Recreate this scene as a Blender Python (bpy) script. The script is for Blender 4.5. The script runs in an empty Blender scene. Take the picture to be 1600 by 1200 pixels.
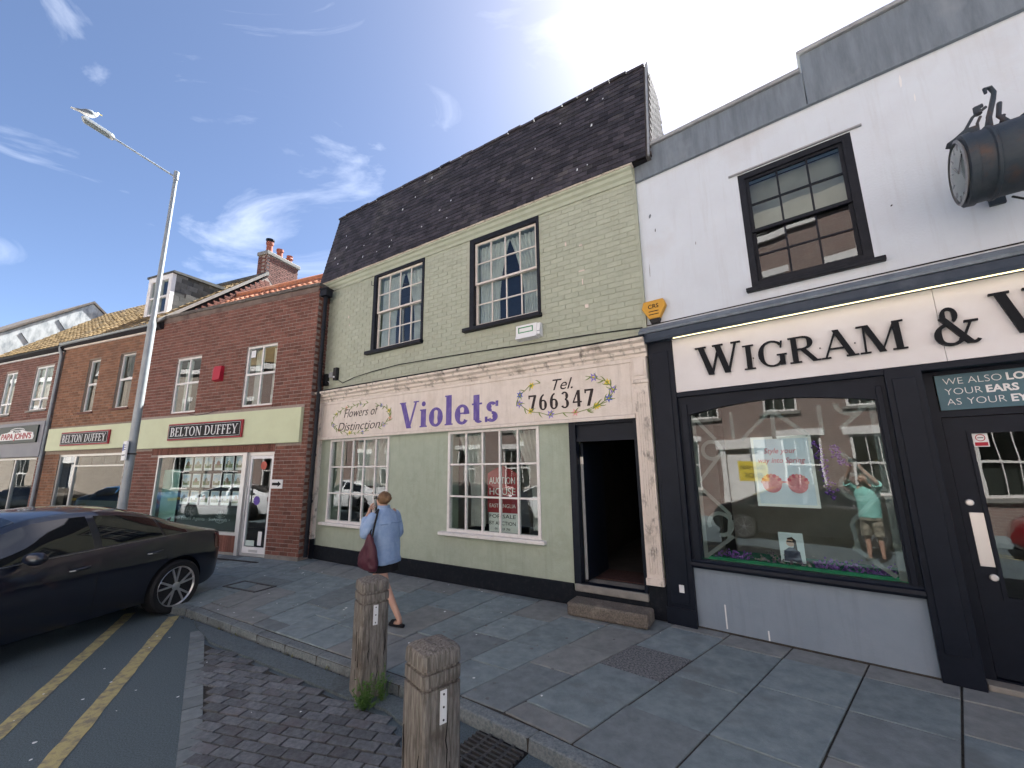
import bpy, bmesh, math, random
from mathutils import Vector, Matrix
random.seed(7)
SC = bpy.context.scene
COL = SC.collection
R = math.radians

# ------------------------------------------------------------------ camera
cam_d = bpy.data.cameras.new("camera")
cam_d.sensor_width = 36.0
cam_d.lens = 645.0 / 1600.0 * 36.0
cam_d.clip_start = 0.02
cam_d.clip_end = 2000
cam = bpy.data.objects.new("camera", cam_d)
COL.objects.link(cam)
_r = Vector((0.999906, 0.002642, -0.013449)); _u = Vector((0.013706, -0.192746, 0.981153)); _f = Vector((0.0, 0.981245, 0.192764))
CAM = Vector((0, 0, 1.95))
cam.matrix_world = Matrix(((_r.x, _u.x, -_f.x, CAM.x), (_r.y, _u.y, -_f.y, CAM.y), (_r.z, _u.z, -_f.z, CAM.z), (0, 0, 0, 1)))
SC.camera = cam

# ------------------------------------------------------------------ sky, sun, exposure
SUN_EL, SUN_AZ = R(52.8), R(33.0)            # azimuth from +Y towards +X
world = bpy.data.worlds.new("World"); SC.world = world; world.use_nodes = True
nt = world.node_tree; nt.nodes.clear()
def nn(tree, t, **kw):
    n = tree.nodes.new(t)
    for k, v in kw.items(): setattr(n, k, v)
    return n
sky = nn(nt, 'ShaderNodeTexSky', sky_type='NISHITA', sun_disc=False, sun_elevation=SUN_EL, sun_rotation=SUN_AZ,
         altitude=300, air_density=0.52, dust_density=0.6, ozone_density=1.0)
tc = nn(nt, 'ShaderNodeTexCoord')
mp = nn(nt, 'ShaderNodeMapping'); mp.inputs['Scale'].default_value = (1.3, 3.2, 5.0); mp.inputs['Rotation'].default_value = (0.5, 0.35, 0.9)
cn = nn(nt, 'ShaderNodeTexNoise'); cn.inputs['Scale'].default_value = 1.5; cn.inputs['Detail'].default_value = 9; cn.inputs['Roughness'].default_value = 0.58; cn.inputs['Distortion'].default_value = 0.9
cr = nn(nt, 'ShaderNodeValToRGB'); cr.color_ramp.elements[0].position = 0.555; cr.color_ramp.elements[1].position = 0.82
cr.color_ramp.elements[0].color = (0, 0, 0, 1); cr.color_ramp.elements[1].color = (0.30, 0.30, 0.30, 1)
cm = nn(nt, 'ShaderNodeMixRGB'); cm.inputs[2].default_value = (9.5, 9.8, 10.4, 1)
bg = nn(nt, 'ShaderNodeBackground'); bg.inputs['Strength'].default_value = 0.05
wo = nn(nt, 'ShaderNodeOutputWorld')
L = nt.links.new
L(tc.outputs['Generated'], mp.inputs['Vector']); L(mp.outputs['Vector'], cn.inputs['Vector']); L(cn.outputs['Fac'], cr.inputs['Fac'])
L(cr.outputs['Color'], cm.inputs[0]); L(sky.outputs['Color'], cm.inputs[1]); L(cm.outputs['Color'], bg.inputs['Color']); L(bg.outputs['Background'], wo.inputs['Surface'])
sun_d = bpy.data.lights.new("sun", 'SUN'); sun_d.energy = 5.0; sun_d.angle = R(0.53); sun_d.color = (1.0, 0.985, 0.96)
sun = bpy.data.objects.new("sun", sun_d); COL.objects.link(sun)
_sd = Vector((math.sin(SUN_AZ) * math.cos(SUN_EL), math.cos(SUN_AZ) * math.cos(SUN_EL), math.sin(SUN_EL)))
sun.rotation_euler = _sd.to_track_quat('Z', 'Y').to_euler()
sun.location = (0, 0, 30)
SC.view_settings.view_transform = 'Standard'
SC.view_settings.look = 'None'
SC.view_settings.gamma = 1.0
SC.view_settings.use_curve_mapping = False
SC.view_settings.exposure = 2.58
SC.cycles.max_bounces = 6
SC.cycles.diffuse_bounces = 3
SC.cycles.glossy_bounces = 3
SC.cycles.transparent_max_bounces = 12
SC.cycles.use_adaptive_sampling = True
SC.cycles.adaptive_threshold = 0.02
SC.cycles.use_denoising = True
try: SC.cycles.denoiser = 'OPENIMAGEDENOISE'
except Exception: pass

# ------------------------------------------------------------------ materials
MATS = {}
def mat(name, c, rough=0.75, c2=None, scale=4.0, mix=0.5, bump=0.0, bscale=60.0, stretch=(1, 1, 1), metal=0.0, spec=0.25,
        rnd=0.0, coat=0.0, emit=None, estr=0.0, c3=None, s3=0.7, lo=0.35, hi=0.7, streak=None):
    """principled with world-position noise between c and c2, blotches of c3, and a random value shift per piece"""
    if name in MATS: return MATS[name]
    m = bpy.data.materials.new(name); m.use_nodes = True; t = m.node_tree; b = t.nodes['Principled BSDF']
    l = t.links.new
    b.inputs['Roughness'].default_value = rough; b.inputs['Metallic'].default_value = metal
    b.inputs['Specular IOR Level'].default_value = spec
    if coat: b.inputs['Coat Weight'].default_value = coat; b.inputs['Coat Roughness'].default_value = 0.03
    geo = t.nodes.new('ShaderNodeNewGeometry')
    mpn = t.nodes.new('ShaderNodeMapping'); mpn.inputs['Scale'].default_value = stretch
    pos = geo.outputs['Position']
    if rnd:      # every piece gets its own stretch of the pattern
        oi0 = t.nodes.new('ShaderNodeObjectInfo'); ml = t.nodes.new('ShaderNodeMath'); ml.operation = 'MULTIPLY'; ml.inputs[1].default_value = 41.0; l(oi0.outputs['Random'], ml.inputs[0])
        va = t.nodes.new('ShaderNodeVectorMath'); va.operation = 'ADD'; l(pos, va.inputs[0]); l(ml.outputs[0], va.inputs[1]); pos = va.outputs[0]
    l(pos, mpn.inputs['Vector'])
    c = tuple(c) + (1,)
    cur = None
    if c2 is not None:
        n = t.nodes.new('ShaderNodeTexNoise'); n.inputs['Scale'].default_value = scale; n.inputs['Detail'].default_value = 7; n.inputs['Roughness'].default_value = 0.65
        l(mpn.outputs['Vector'], n.inputs['Vector'])
        rp = t.nodes.new('ShaderNodeValToRGB'); rp.color_ramp.elements[0].position = lo; rp.color_ramp.elements[1].position = hi
        rp.color_ramp.elements[0].color = c; rp.color_ramp.elements[1].color = tuple(c2) + (1,)
        l(n.outputs['Fac'], rp.inputs['Fac']); cur = rp.outputs['Color']
    if c3 is not None:
        n = t.nodes.new('ShaderNodeTexNoise'); n.inputs['Scale'].default_value = s3; n.inputs['Detail'].default_value = 5; n.inputs['Roughness'].default_value = 0.6
        l(pos, n.inputs['Vector'])
        rp = t.nodes.new('ShaderNodeValToRGB'); rp.color_ramp.elements[0].position = 0.55; rp.color_ramp.elements[1].position = 0.75
        l(n.outputs['Fac'], rp.inputs['Fac'])
        mx = t.nodes.new('ShaderNodeMixRGB'); mx.inputs[1].default_value = c; mx.inputs[2].default_value = tuple(c3) + (1,)
        l(rp.outputs['Color'], mx.inputs[0])
        if cur is not None: l(cur, mx.inputs[1])
        cur = mx.outputs['Color']
    if streak is not None:     # rain streaks: noise drawn out downwards
        m2 = t.nodes.new('ShaderNodeMapping'); m2.inputs['Scale'].default_value = (7, 7, .45); l(geo.outputs['Position'], m2.inputs['Vector'])
        n = t.nodes.new('ShaderNodeTexNoise'); n.inputs['Scale'].default_value = 1.6; n.inputs['Detail'].default_value = 8; n.inputs['Roughness'].default_value = 0.7; l(m2.outputs[0], n.inputs['Vector'])
        rp = t.nodes.new('ShaderNodeValToRGB'); rp.color_ramp.elements[0].position = 0.52; rp.color_ramp.elements[1].position = 0.82; rp.color_ramp.elements[1].color = (.75, .75, .75, 1)
        l(n.outputs['Fac'], rp.inputs['Fac'])
        mx = t.nodes.new('ShaderNodeMixRGB'); mx.inputs[1].default_value = c; mx.inputs[2].default_value = tuple(streak) + (1,); l(rp.outputs['Color'], mx.inputs[0])
        if cur is not None: l(cur, mx.inputs[1])
        cur = mx.outputs['Color']
    if rnd:
        oi = t.nodes.new('ShaderNodeObjectInfo')
        ad = t.nodes.new('ShaderNodeMath'); ad.operation = 'ADD'; l(oi.outputs['Random'], ad.inputs[0]); l(geo.outputs['Random Per Island'], ad.inputs[1])
        fr = t.nodes.new('ShaderNodeMath'); fr.operation = 'FRACT'; l(ad.outputs[0], fr.inputs[0])
        mr = t.nodes.new('ShaderNodeMapRange'); mr.inputs['To Min'].default_value = 1 - rnd; mr.inputs['To Max'].default_value = 1 + rnd
        l(fr.outputs[0], mr.inputs['Value'])
        hs = t.nodes.new('ShaderNodeHueSaturation'); hs.inputs['Color'].default_value = c
        l(mr.outputs[0], hs.inputs['Value'])
        if cur is not None: l(cur, hs.inputs['Color'])
        cur = hs.outputs['Color']
    if cur is not None: l(cur, b.inputs['Base Color'])
    else: b.inputs['Base Color'].default_value = c
    if bump:
        n = t.nodes.new('ShaderNodeTexNoise'); n.inputs['Scale'].default_value = bscale; n.inputs['Detail'].default_value = 5
        l(mpn.outputs['Vector'], n.inputs['Vector'])
        bp = t.nodes.new('ShaderNodeBump'); bp.inputs['Strength'].default_value = bump; bp.inputs['Distance'].default_value = 0.02
        l(n.outputs['Fac'], bp.inputs['Height']); l(bp.outputs['Normal'], b.inputs['Normal'])
    if emit is not None:
        b.inputs['Emission Color'].default_value = tuple(emit) + (1,); b.inputs['Emission Strength'].default_value = estr
    MATS[name] = m
    return m

def glass_mat(name, tint=(0.9, 0.95, 0.93), ior=1.85):
    m = bpy.data.materials.new(name); m.use_nodes = True; t = m.node_tree; t.nodes.clear()
    o = t.nodes.new('ShaderNodeOutputMaterial'); mx = t.nodes.new('ShaderNodeMixShader'); fr = t.nodes.new('ShaderNodeFresnel'); fr.inputs['IOR'].default_value = ior
    tr = t.nodes.new('ShaderNodeBsdfTransparent'); tr.inputs['Color'].default_value = tuple(tint) + (1,)
    gl = t.nodes.new('ShaderNodeBsdfGlossy'); gl.inputs['Roughness'].default_value = 0.0
    nz = t.nodes.new('ShaderNodeTexNoise'); nz.inputs['Scale'].default_value = 1.7; nz.inputs['Detail'].default_value = 1
    geo = t.nodes.new('ShaderNodeNewGeometry'); bp = t.nodes.new('ShaderNodeBump'); bp.inputs['Strength'].default_value = 0.05; bp.inputs['Distance'].default_value = 0.03
    l = t.links.new
    l(geo.outputs['Position'], nz.inputs['Vector']); l(nz.outputs['Fac'], bp.inputs['Height']); l(bp.outputs['Normal'], gl.inputs['Normal'])
    iv = t.nodes.new('ShaderNodeMath'); iv.operation = 'SUBTRACT'; iv.inputs[0].default_value = 1.0; l(geo.outputs['Backfacing'], iv.inputs[1])
    mu = t.nodes.new('ShaderNodeMath'); mu.operation = 'MULTIPLY'; l(fr.outputs[0], mu.inputs[0]); l(iv.outputs[0], mu.inputs[1])
    l(mu.outputs[0], mx.inputs[0]); l(tr.outputs[0], mx.inputs[1]); l(gl.outputs[0], mx.inputs[2]); l(mx.outputs[0], o.inputs['Surface'])
    MATS[name] = m
    return m
GLASS = glass_mat('window_glass')

# ------------------------------------------------------------------ mesh helpers
class MB:
    def __init__(s): s.v = []; s.f = []
    def add(s, vs, fs):
        k = len(s.v); s.v += [tuple(v) for v in vs]; s.f += [tuple(i + k for i in f) for f in fs]; return s
    def box(s, x0, x1, y0, y1, z0, z1):
        return s.add([(x0, y0, z0), (x1, y0, z0), (x1, y1, z0), (x0, y1, z0), (x0, y0, z1), (x1, y0, z1), (x1, y1, z1), (x0, y1, z1)],
                     [(0, 3, 2, 1), (4, 5, 6, 7), (0, 1, 5, 4), (1, 2, 6, 5), (2, 3, 7, 6), (3, 0, 4, 7)])
    def quad(s, a, b, c, d): return s.add([a, b, c, d], [(0, 1, 2, 3)])
    def hexa(s, lo, hi):     # two quads of corners
        return s.add(list(lo) + list(hi), [(0, 3, 2, 1), (4, 5, 6, 7), (0, 1, 5, 4), (1, 2, 6, 5), (2, 3, 7, 6), (3, 0, 4, 7)])
    def prism(s, poly, y0, y1):   # polygon in x,z extruded along y (counter-clockwise seen from -y)
        n = len(poly)
        vs = [(p[0], y0, p[1]) for p in poly] + [(p[0], y1, p[1]) for p in poly]
        fs = [tuple(range(n)), tuple(range(2 * n - 1, n - 1, -1))] + [(i, i + n, (i + 1) % n + n, (i + 1) % n) for i in range(n)]
        return s.add(vs, fs)
    def slab(s, poly, z0, z1):    # polygon in x,y extruded along z
        n = len(poly)
        vs = [(p[0], p[1], z0) for p in poly] + [(p[0], p[1], z1) for p in poly]
        fs = [tuple(range(n - 1, -1, -1)), tuple(range(n, 2 * n))] + [(i, (i + 1) % n, (i + 1) % n + n, i + n) for i in range(n)]
        return s.add(vs, fs)
    def sidep(s, poly, x0, x1):   # polygon in y,z extruded along x
        n = len(poly)
        vs = [(x0, p[0], p[1]) for p in poly] + [(x1, p[0], p[1]) for p in poly]
        fs = [tuple(range(n - 1, -1, -1)), tuple(range(n, 2 * n))] + [(i, (i + 1) % n, (i + 1) % n + n, i + n) for i in range(n)]
        return s.add(vs, fs)
    def loft(s, rings, cap=True, closed=True):
        n = len(rings[0]); k = len(s.v)
        for r in rings: s.v += [tuple(p) for p in r]
        m = n if closed else n - 1
        for i in range(len(rings) - 1):
            for j in range(m):
                a = k + i * n + j; b = k + i * n + (j + 1) % n
                s.f.append((a, b, b + n, a + n))
        if cap:
            s.f.append(tuple(k + j for j in range(n - 1, -1, -1))); s.f.append(tuple(k + (len(rings) - 1) * n + j for j in range(n)))
        return s
    def tube(s, pts, r, n=8, cap=True):
        pts = [Vector(p) for p in pts]; rs = r if isinstance(r, (list, tuple)) else [r] * len(pts); rings = []
        prev = None
        for i, p in enumerate(pts):
            d = (pts[min(i + 1, len(pts) - 1)] - pts[max(i - 1, 0)]).normalized()
            if prev is None:
                a = d.orthogonal().normalized()
            else:
                a = (prev - d * prev.dot(d))
                a = a.normalized() if a.length > 1e-6 else d.orthogonal().normalized()
            prev = a; b = d.cross(a)
            rings.append([p + (a * math.cos(t) + b * math.sin(t)) * rs[i] for t in [2 * math.pi * j / n for j in range(n)]])
        return s.loft(rings, cap)
    def lathe(s, prof, o=(0, 0, 0), axis='z', n=24, cap=True):
        o = Vector(o); rings = []
        for r, h in prof:
            ring = []
            for j in range(n):
                t = 2 * math.pi * j / n; c, d = math.cos(t) * r, math.sin(t) * r
                ring.append(o + Vector({'z': (c, d, h), 'y': (d, h, c), 'x': (h, c, d)}[axis]))
            rings.append(ring)
        return s.loft(rings, cap)
    def build(s, name, m, parent=None, smooth=False, angle=35, bevel=0.0, seg=2, fix=True):
        me = bpy.data.meshes.new(name); me.from_pydata(s.v, [], s.f); me.validate(clean_customdata=False)
        if fix and len(s.f) < 30000:
            bm = bmesh.new(); bm.from_mesh(me); bmesh.ops.recalc_face_normals(bm, faces=bm.faces); bm.to_mesh(me); bm.free()
        if isinstance(m, str): m = MATS[m]
        if m: me.materials.append(m)
        o = bpy.data.objects.new(name, me); COL.objects.link(o)
        if parent: o.parent = parent
        if smooth:
            me.polygons.foreach_set('use_smooth', [True] * len(me.polygons)); me.set_sharp_from_angle(angle=R(angle))
        if bevel:
            b = o.modifiers.new('bevel', 'BEVEL'); b.width = bevel; b.segments = seg; b.limit_method = 'ANGLE'; b.angle_limit = R(40)
        return o

def bx(name, m, parent, *a, bevel=0.0):
    return MB().box(*a).build(name, m, parent, bevel=bevel)
def tag(o, label=None, cat=None, group=None, kind=None):
    if label: o['label'] = label
    if cat: o['category'] = cat
    if group: o['group'] = group
    if kind: o['kind'] = kind
    return o
class Frame:
    """a facade's local frame: x along the street, y into the building, z up"""
    def __init__(s, ox, oy, deg): s.o = Vector((ox, oy, 0)); s.a = R(deg); s.x = Vector((math.cos(s.a), math.sin(s.a), 0)); s.y = Vector((-math.sin(s.a), math.cos(s.a), 0))
    def w(s, x, y=0, z=0): return s.o + s.x * x + s.y * y + Vector((0, 0, z))
    def loc(s, P): d = Vector(P) - s.o; return Vector((d.dot(s.x), d.dot(s.y), d.z))
    def put(s, o, x=0, y=0, z=0, rz=0): o.location = s.w(x, y, z); o.rotation_euler = (0, 0, s.a + rz); return o
WORLD = Frame(0, 0, 0)
FG = Frame(-1.8026, 7.9891, -31.9)      # green shop
FW = Frame(3.0419, 4.8405, -38.8)       # white optician
FB = Frame(-4.6214, 9.3503, -21.1)      # brick shops
def empty(name, fr=WORLD, x=0, y=0, z=0, rz=0):
    o = bpy.data.objects.new(name, None); COL.objects.link(o); o.empty_display_size = 0.2
    return fr.put(o, x, y, z, rz)
def thing(name, label, cat, fr=WORLD, x=0, y=0, z=0, rz=0, group=None):
    return tag(empty(name, fr, x, y, z, rz), label, cat, group)
def copy_tree(o, parent=None):
    c = o.copy(); COL.objects.link(c); c.parent = parent
    for ch in list(o.children): copy_tree(ch, c)
    return c
def bake(o):
    """evaluate modifiers into plain mesh data"""
    dg = bpy.context.evaluated_depsgraph_get(); dg.update()
    me = bpy.data.meshes.new_from_object(o.evaluated_get(dg)); o.modifiers.clear(); o.data = me; return o

def wall(mb, x0, x1, z0, z1, yf, yb, holes=()):
    xs = sorted({x0, x1, *[v for h in holes for v in h[:2] if x0 < v < x1]}); zs = sorted({z0, z1, *[v for h in holes for v in h[2:] if z0 < v < z1]})
    for i in range(len(xs) - 1):
        for j in range(len(zs) - 1):
            cx, cz = (xs[i] + xs[i + 1]) / 2, (zs[j] + zs[j + 1]) / 2
            if any(h[0] < cx < h[1] and h[2] < cz < h[3] for h in holes): continue
            a, b, c, d = xs[i], xs[i + 1], zs[j], zs[j + 1]
            mb.quad((a, yf, c), (b, yf, c), (b, yf, d), (a, yf, d)); mb.quad((b, yb, c), (a, yb, c), (a, yb, d), (b, yb, d))
    for a, b, c, d in [(x0, x1, z0, z1)] + [(max(h[0], x0), min(h[1], x1), max(h[2], z0), min(h[3], z1)) for h in holes]:
        mb.quad((a, yf, c), (a, yb, c), (a, yb, d), (a, yf, d)); mb.quad((b, yb, c), (b, yf, c), (b, yf, d), (b, yb, d))
        mb.quad((a, yf, d), (a, yb, d), (b, yb, d), (b, yf, d)); mb.quad((a, yb, c), (a, yf, c), (b, yf, c), (b, yb, c))
    return mb

from mathutils import noise
def crumple(o, amp, freq, cuts=2, sharp=None):
    bm = bmesh.new(); bm.from_mesh(o.data); bmesh.ops.subdivide_edges(bm, edges=bm.edges, cuts=cuts, use_grid_fill=True, smooth=0 if sharp else .6); bm.normal_update()
    for v in bm.verts:
        p = v.co; q = Vector((p.x * freq, p.y * freq, p.z * freq * .55)); v.co += v.normal * amp * (noise.noise(q) + .5 * noise.noise(q * 2.3))
    bm.to_mesh(o.data); bm.free(); o.data.polygons.foreach_set('use_smooth', [True] * len(o.data.polygons))
    if sharp: o.data.set_sharp_from_angle(angle=R(sharp))
UNIT = {}
def unit(kind, m):
    k = (kind, m.name)
    if k not in UNIT:
        mb = MB().box(-.5, .5, -.5, .5, -.5, .5); me = bpy.data.meshes.new(kind); me.from_pydata(mb.v, [], mb.f); me.materials.append(m); UNIT[k] = me
    return UNIT[k]
def pieces(kind, boxes, m, parent, fr, nmax=300, rest='rest'):
    """boxes: list of (cx,cy,cz,sx,sy,sz,rotx) in the parent's frame; the nmax nearest to the camera become objects, the others one mesh"""
    if isinstance(m, str): m = MATS[m]
    boxes = sorted(boxes, key=lambda b: (fr.w(b[0], b[1], b[2]) - CAM).length)
    me = unit(kind, m)
    for b in boxes[:nmax]:
        o = bpy.data.objects.new(kind, me); COL.objects.link(o); o.parent = parent
        o.location = b[:3]; o.scale = b[3:6]
        if len(b) > 6: o.rotation_euler = b[6] if isinstance(b[6], tuple) else (b[6], 0, 0)
    if len(boxes) > nmax:
        mb = MB()
        for b in boxes[nmax:]:
            rot = b[6] if len(b) > 6 else 0
            from mathutils import Euler
            mt = Matrix.Translation(b[:3]) @ Euler(rot if isinstance(rot, tuple) else (rot, 0, 0)).to_matrix().to_4x4() @ Matrix.Diagonal((b[3], b[4], b[5], 1))
            mb.add([mt @ Vector(p) for p in ((-.5, -.5, -.5), (.5, -.5, -.5), (.5, .5, -.5), (-.5, .5, -.5), (-.5, -.5, .5), (.5, -.5, .5), (.5, .5, .5), (-.5, .5, .5))],
                   [(0, 3, 2, 1), (4, 5, 6, 7), (0, 1, 5, 4), (1, 2, 6, 5), (2, 3, 7, 6), (3, 0, 4, 7)])
        tag(mb.build(rest, m, parent, fix=False), kind='stuff')
def brick_boxes(x0, x1, z0, z1, y, holes=(), proud=0.005, bl=0.229, bh=0.0745, j=0.0105, top=None):
    out = []; n = int((z1 - z0) / (bh + j))
    for c in range(n):
        za = z0 + c * (bh + j) + j / 2; zb = za + bh; zc = (za + zb) / 2
        xe = x1
        ivs = [(x0, xe)]
        for h in holes:
            if h[2] - bh * .4 < zc < h[3] + bh * .4:
                ivs = [q for a, b in ivs for q in ((a, min(b, h[0])), (max(a, h[1]), b)) if q[1] - q[0] > .02]
        off = (c % 2) * (bl + j) / 2
        for a, b in ivs:
            k = math.floor((a - x0 - off) / (bl + j)); x = x0 + off + k * (bl + j)
            while x < b:
                l, r = max(x + j / 2, a), min(x + bl + j / 2, b)
                if r - l > .03 and (top is None or zb < top((l + r) / 2)):
                    p = proud * random.uniform(.6, 1.3)
                    out.append(((l + r) / 2, y - p + .02, zc + random.uniform(-.0028, .0028), (r - l) * random.uniform(.975, 1.0), .04, bh * random.uniform(.95, 1.0), (0, random.uniform(-.011, .011), 0)))
                x += bl + j
    return out

def window(parent, name, x0, x1, z0, z1, yf, frame_m, bar_m, rows, cols, fw=.05, sash=True, bar=.02, sill=None, curtain=None, lights=None, glass=None, depth=.06):
    """a window set in a hole: part = outer frame, sub-parts = bars, panes, sill. rows: list of heights fractions or int"""
    mb = MB(); wall(mb, x0, x1, z0, z1, yf, yf + depth, [(x0 + fw, x1 - fw, z0 + fw, z1 - fw)])
    w = mb.build(name, frame_m, parent, bevel=.004)
    a, b, c, d = x0 + fw, x1 - fw, z0 + fw, z1 - fw
    yg = yf + depth * .5
    zm = (c + d) / 2
    secs = [(c, zm, .012), (zm, d, -.012)] if sash else [(c, d, 0)]
    rr = rows if sash else [rows]
    for (p, q, dy), nr in zip(secs, rr if sash else rr):
        st = .035
        m2 = MB(); wall(m2, a + .002, b - .002, p, q, yg - .018 + dy, yg + .018 + dy, [(a + st, b - st, p + st, q - st)])
        m2.build('sash', bar_m, w, bevel=.003)
        ia, ib, ic, id_ = a + st, b - st, p + st, q - st
        for k in range(1, cols):
            x = ia + (ib - ia) * k / cols
            bx('glazing_bar', bar_m, w, x - bar / 2, x + bar / 2, yg - .013 + dy, yg + .013 + dy, ic - .002, id_ + .002)
        for k in range(1, nr):
            z = ic + (id_ - ic) * k / nr
            bx('glazing_bar', bar_m, w, ia - .002, ib + .002, yg - .011 + dy, yg + .011 + dy, z - bar / 2, z + bar / 2)
        for i in range(cols):
            for k in range(nr):
                l = ia + (ib - ia) * i / cols; r = ia + (ib - ia) * (i + 1) / cols; s = ic + (id_ - ic) * k / nr; e = ic + (id_ - ic) * (k + 1) / nr
                t = random.uniform(-.0015, .0015); u = random.uniform(-.0015, .0015)
                y = yg + dy
                MB().hexa([(l, y + t, s), (r, y - t, s), (r, y - t + .004, s), (l, y + t + .004, s)], [(l, y + t + u, e), (r, y - t + u, e), (r, y - t + u + .004, e), (l, y + t + u + .004, e)]).build('pane', glass or GLASS, w, fix=False)
    if sill:
        bx('sill', sill[1], w, x0 - sill[0], x1 + sill[0], yf - sill[2], yf + .05, z0 - sill[3], z0 - .003, bevel=.006)
    return w
def curtain(parent, x0, x1, z0, z1, y, m, amp=.03, waves=7, gather=0.0, name='curtain'):
    """hanging cloth; gather pulls its lower part towards x0 (>0) or x1 (<0)"""
    mb = MB(); nx, nz = waves * 6, 14; rings = []
    for k in range(nz + 1):
        v = k / nz; row = []
        for i in range(nx + 1):
            u = i / nx
            g = gather * math.sin(min(1, v * 1.3) * math.pi / 2)
            xx = x0 + (x1 - x0) * (u * (1 - abs(g)) + (0 if g >= 0 else -g))
            row.append((xx, y + amp * math.sin(u * waves * 2 * math.pi + v), z1 + (z0 - z1) * v))
        rings.append(row)
    mb.loft(rings, cap=False, closed=False)
    back = [[(p[0], p[1] + .004, p[2]) for p in r] for r in rings]
    mb.loft(back, cap=False, closed=False)
    return mb.build(name, m, parent, smooth=True, fix=False)

# ------------------------------------------------------------------ lettering
def text(name, s, size, m, parent, x, y, z, ext=.002, shear=0.0, align='CENTER', width=None, bold=0.0, spacing=1.0):
    cu = bpy.data.curves.new(name, 'FONT'); cu.body = s; cu.size = size; cu.extrude = ext; cu.shear = shear; cu.align_x = align; cu.align_y = 'CENTER'; cu.offset = bold; cu.space_character = spacing
    cu.resolution_u = 3
    if isinstance(m, str): m = MATS[m]
    cu.materials.append(m)
    tmp = bpy.data.objects.new('tmp_text', cu); COL.objects.link(tmp)
    dgr = bpy.context.evaluated_depsgraph_get(); dgr.update()
    me = bpy.data.meshes.new_from_object(tmp.evaluated_get(dgr)); bpy.data.objects.remove(tmp)
    if not me.materials: me.materials.append(m)
    me.name = name
    o = bpy.data.objects.new(name, me); COL.objects.link(o); o.parent = parent; o.location = (x, y, z); o.rotation_euler = (R(90), 0, 0)
    if width:
        xs_ = [v.co.x for v in me.vertices]; w = max(xs_) - min(xs_)
        if w > 0: o.scale = (width / w, 1, 1)
    return o
def arc_poly(cx, cz, rx, rz, a0, a1, T, t, n=18):
    """curved stroke, thick where it runs upright"""
    o, i = [], []
    for k in range(n + 1):
        a = R(a0 + (a1 - a0) * k / n); w = t + (T - t) * abs(math.cos(a)) ** 1.3
        o.append((cx + (rx) * math.cos(a), cz + (rz) * math.sin(a))); i.append((cx + (rx - w) * math.cos(a), cz + (rz - min(w, t * 1.15)) * math.sin(a)))
    return [(o[k], o[k + 1], i[k + 1], i[k]) for k in range(n)]
def dg(x0, z0, x1, z1, w): return [((x0 - w / 2, z0), (x0 + w / 2, z0), (x1 + w / 2, z1), (x1 - w / 2, z1))]
def hb(x0, x1, z, h): return [((x0, z - h / 2), (x1, z - h / 2), (x1, z + h / 2), (x0, z + h / 2))]
def sf(x, z, w=.3, h=.05): return [((x - w / 2, z - h if z > .3 else z), (x + w / 2, z - h if z > .3 else z), (x + w / 2, z if z > .3 else z + h), (x - w / 2, z if z > .3 else z + h))]
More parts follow.
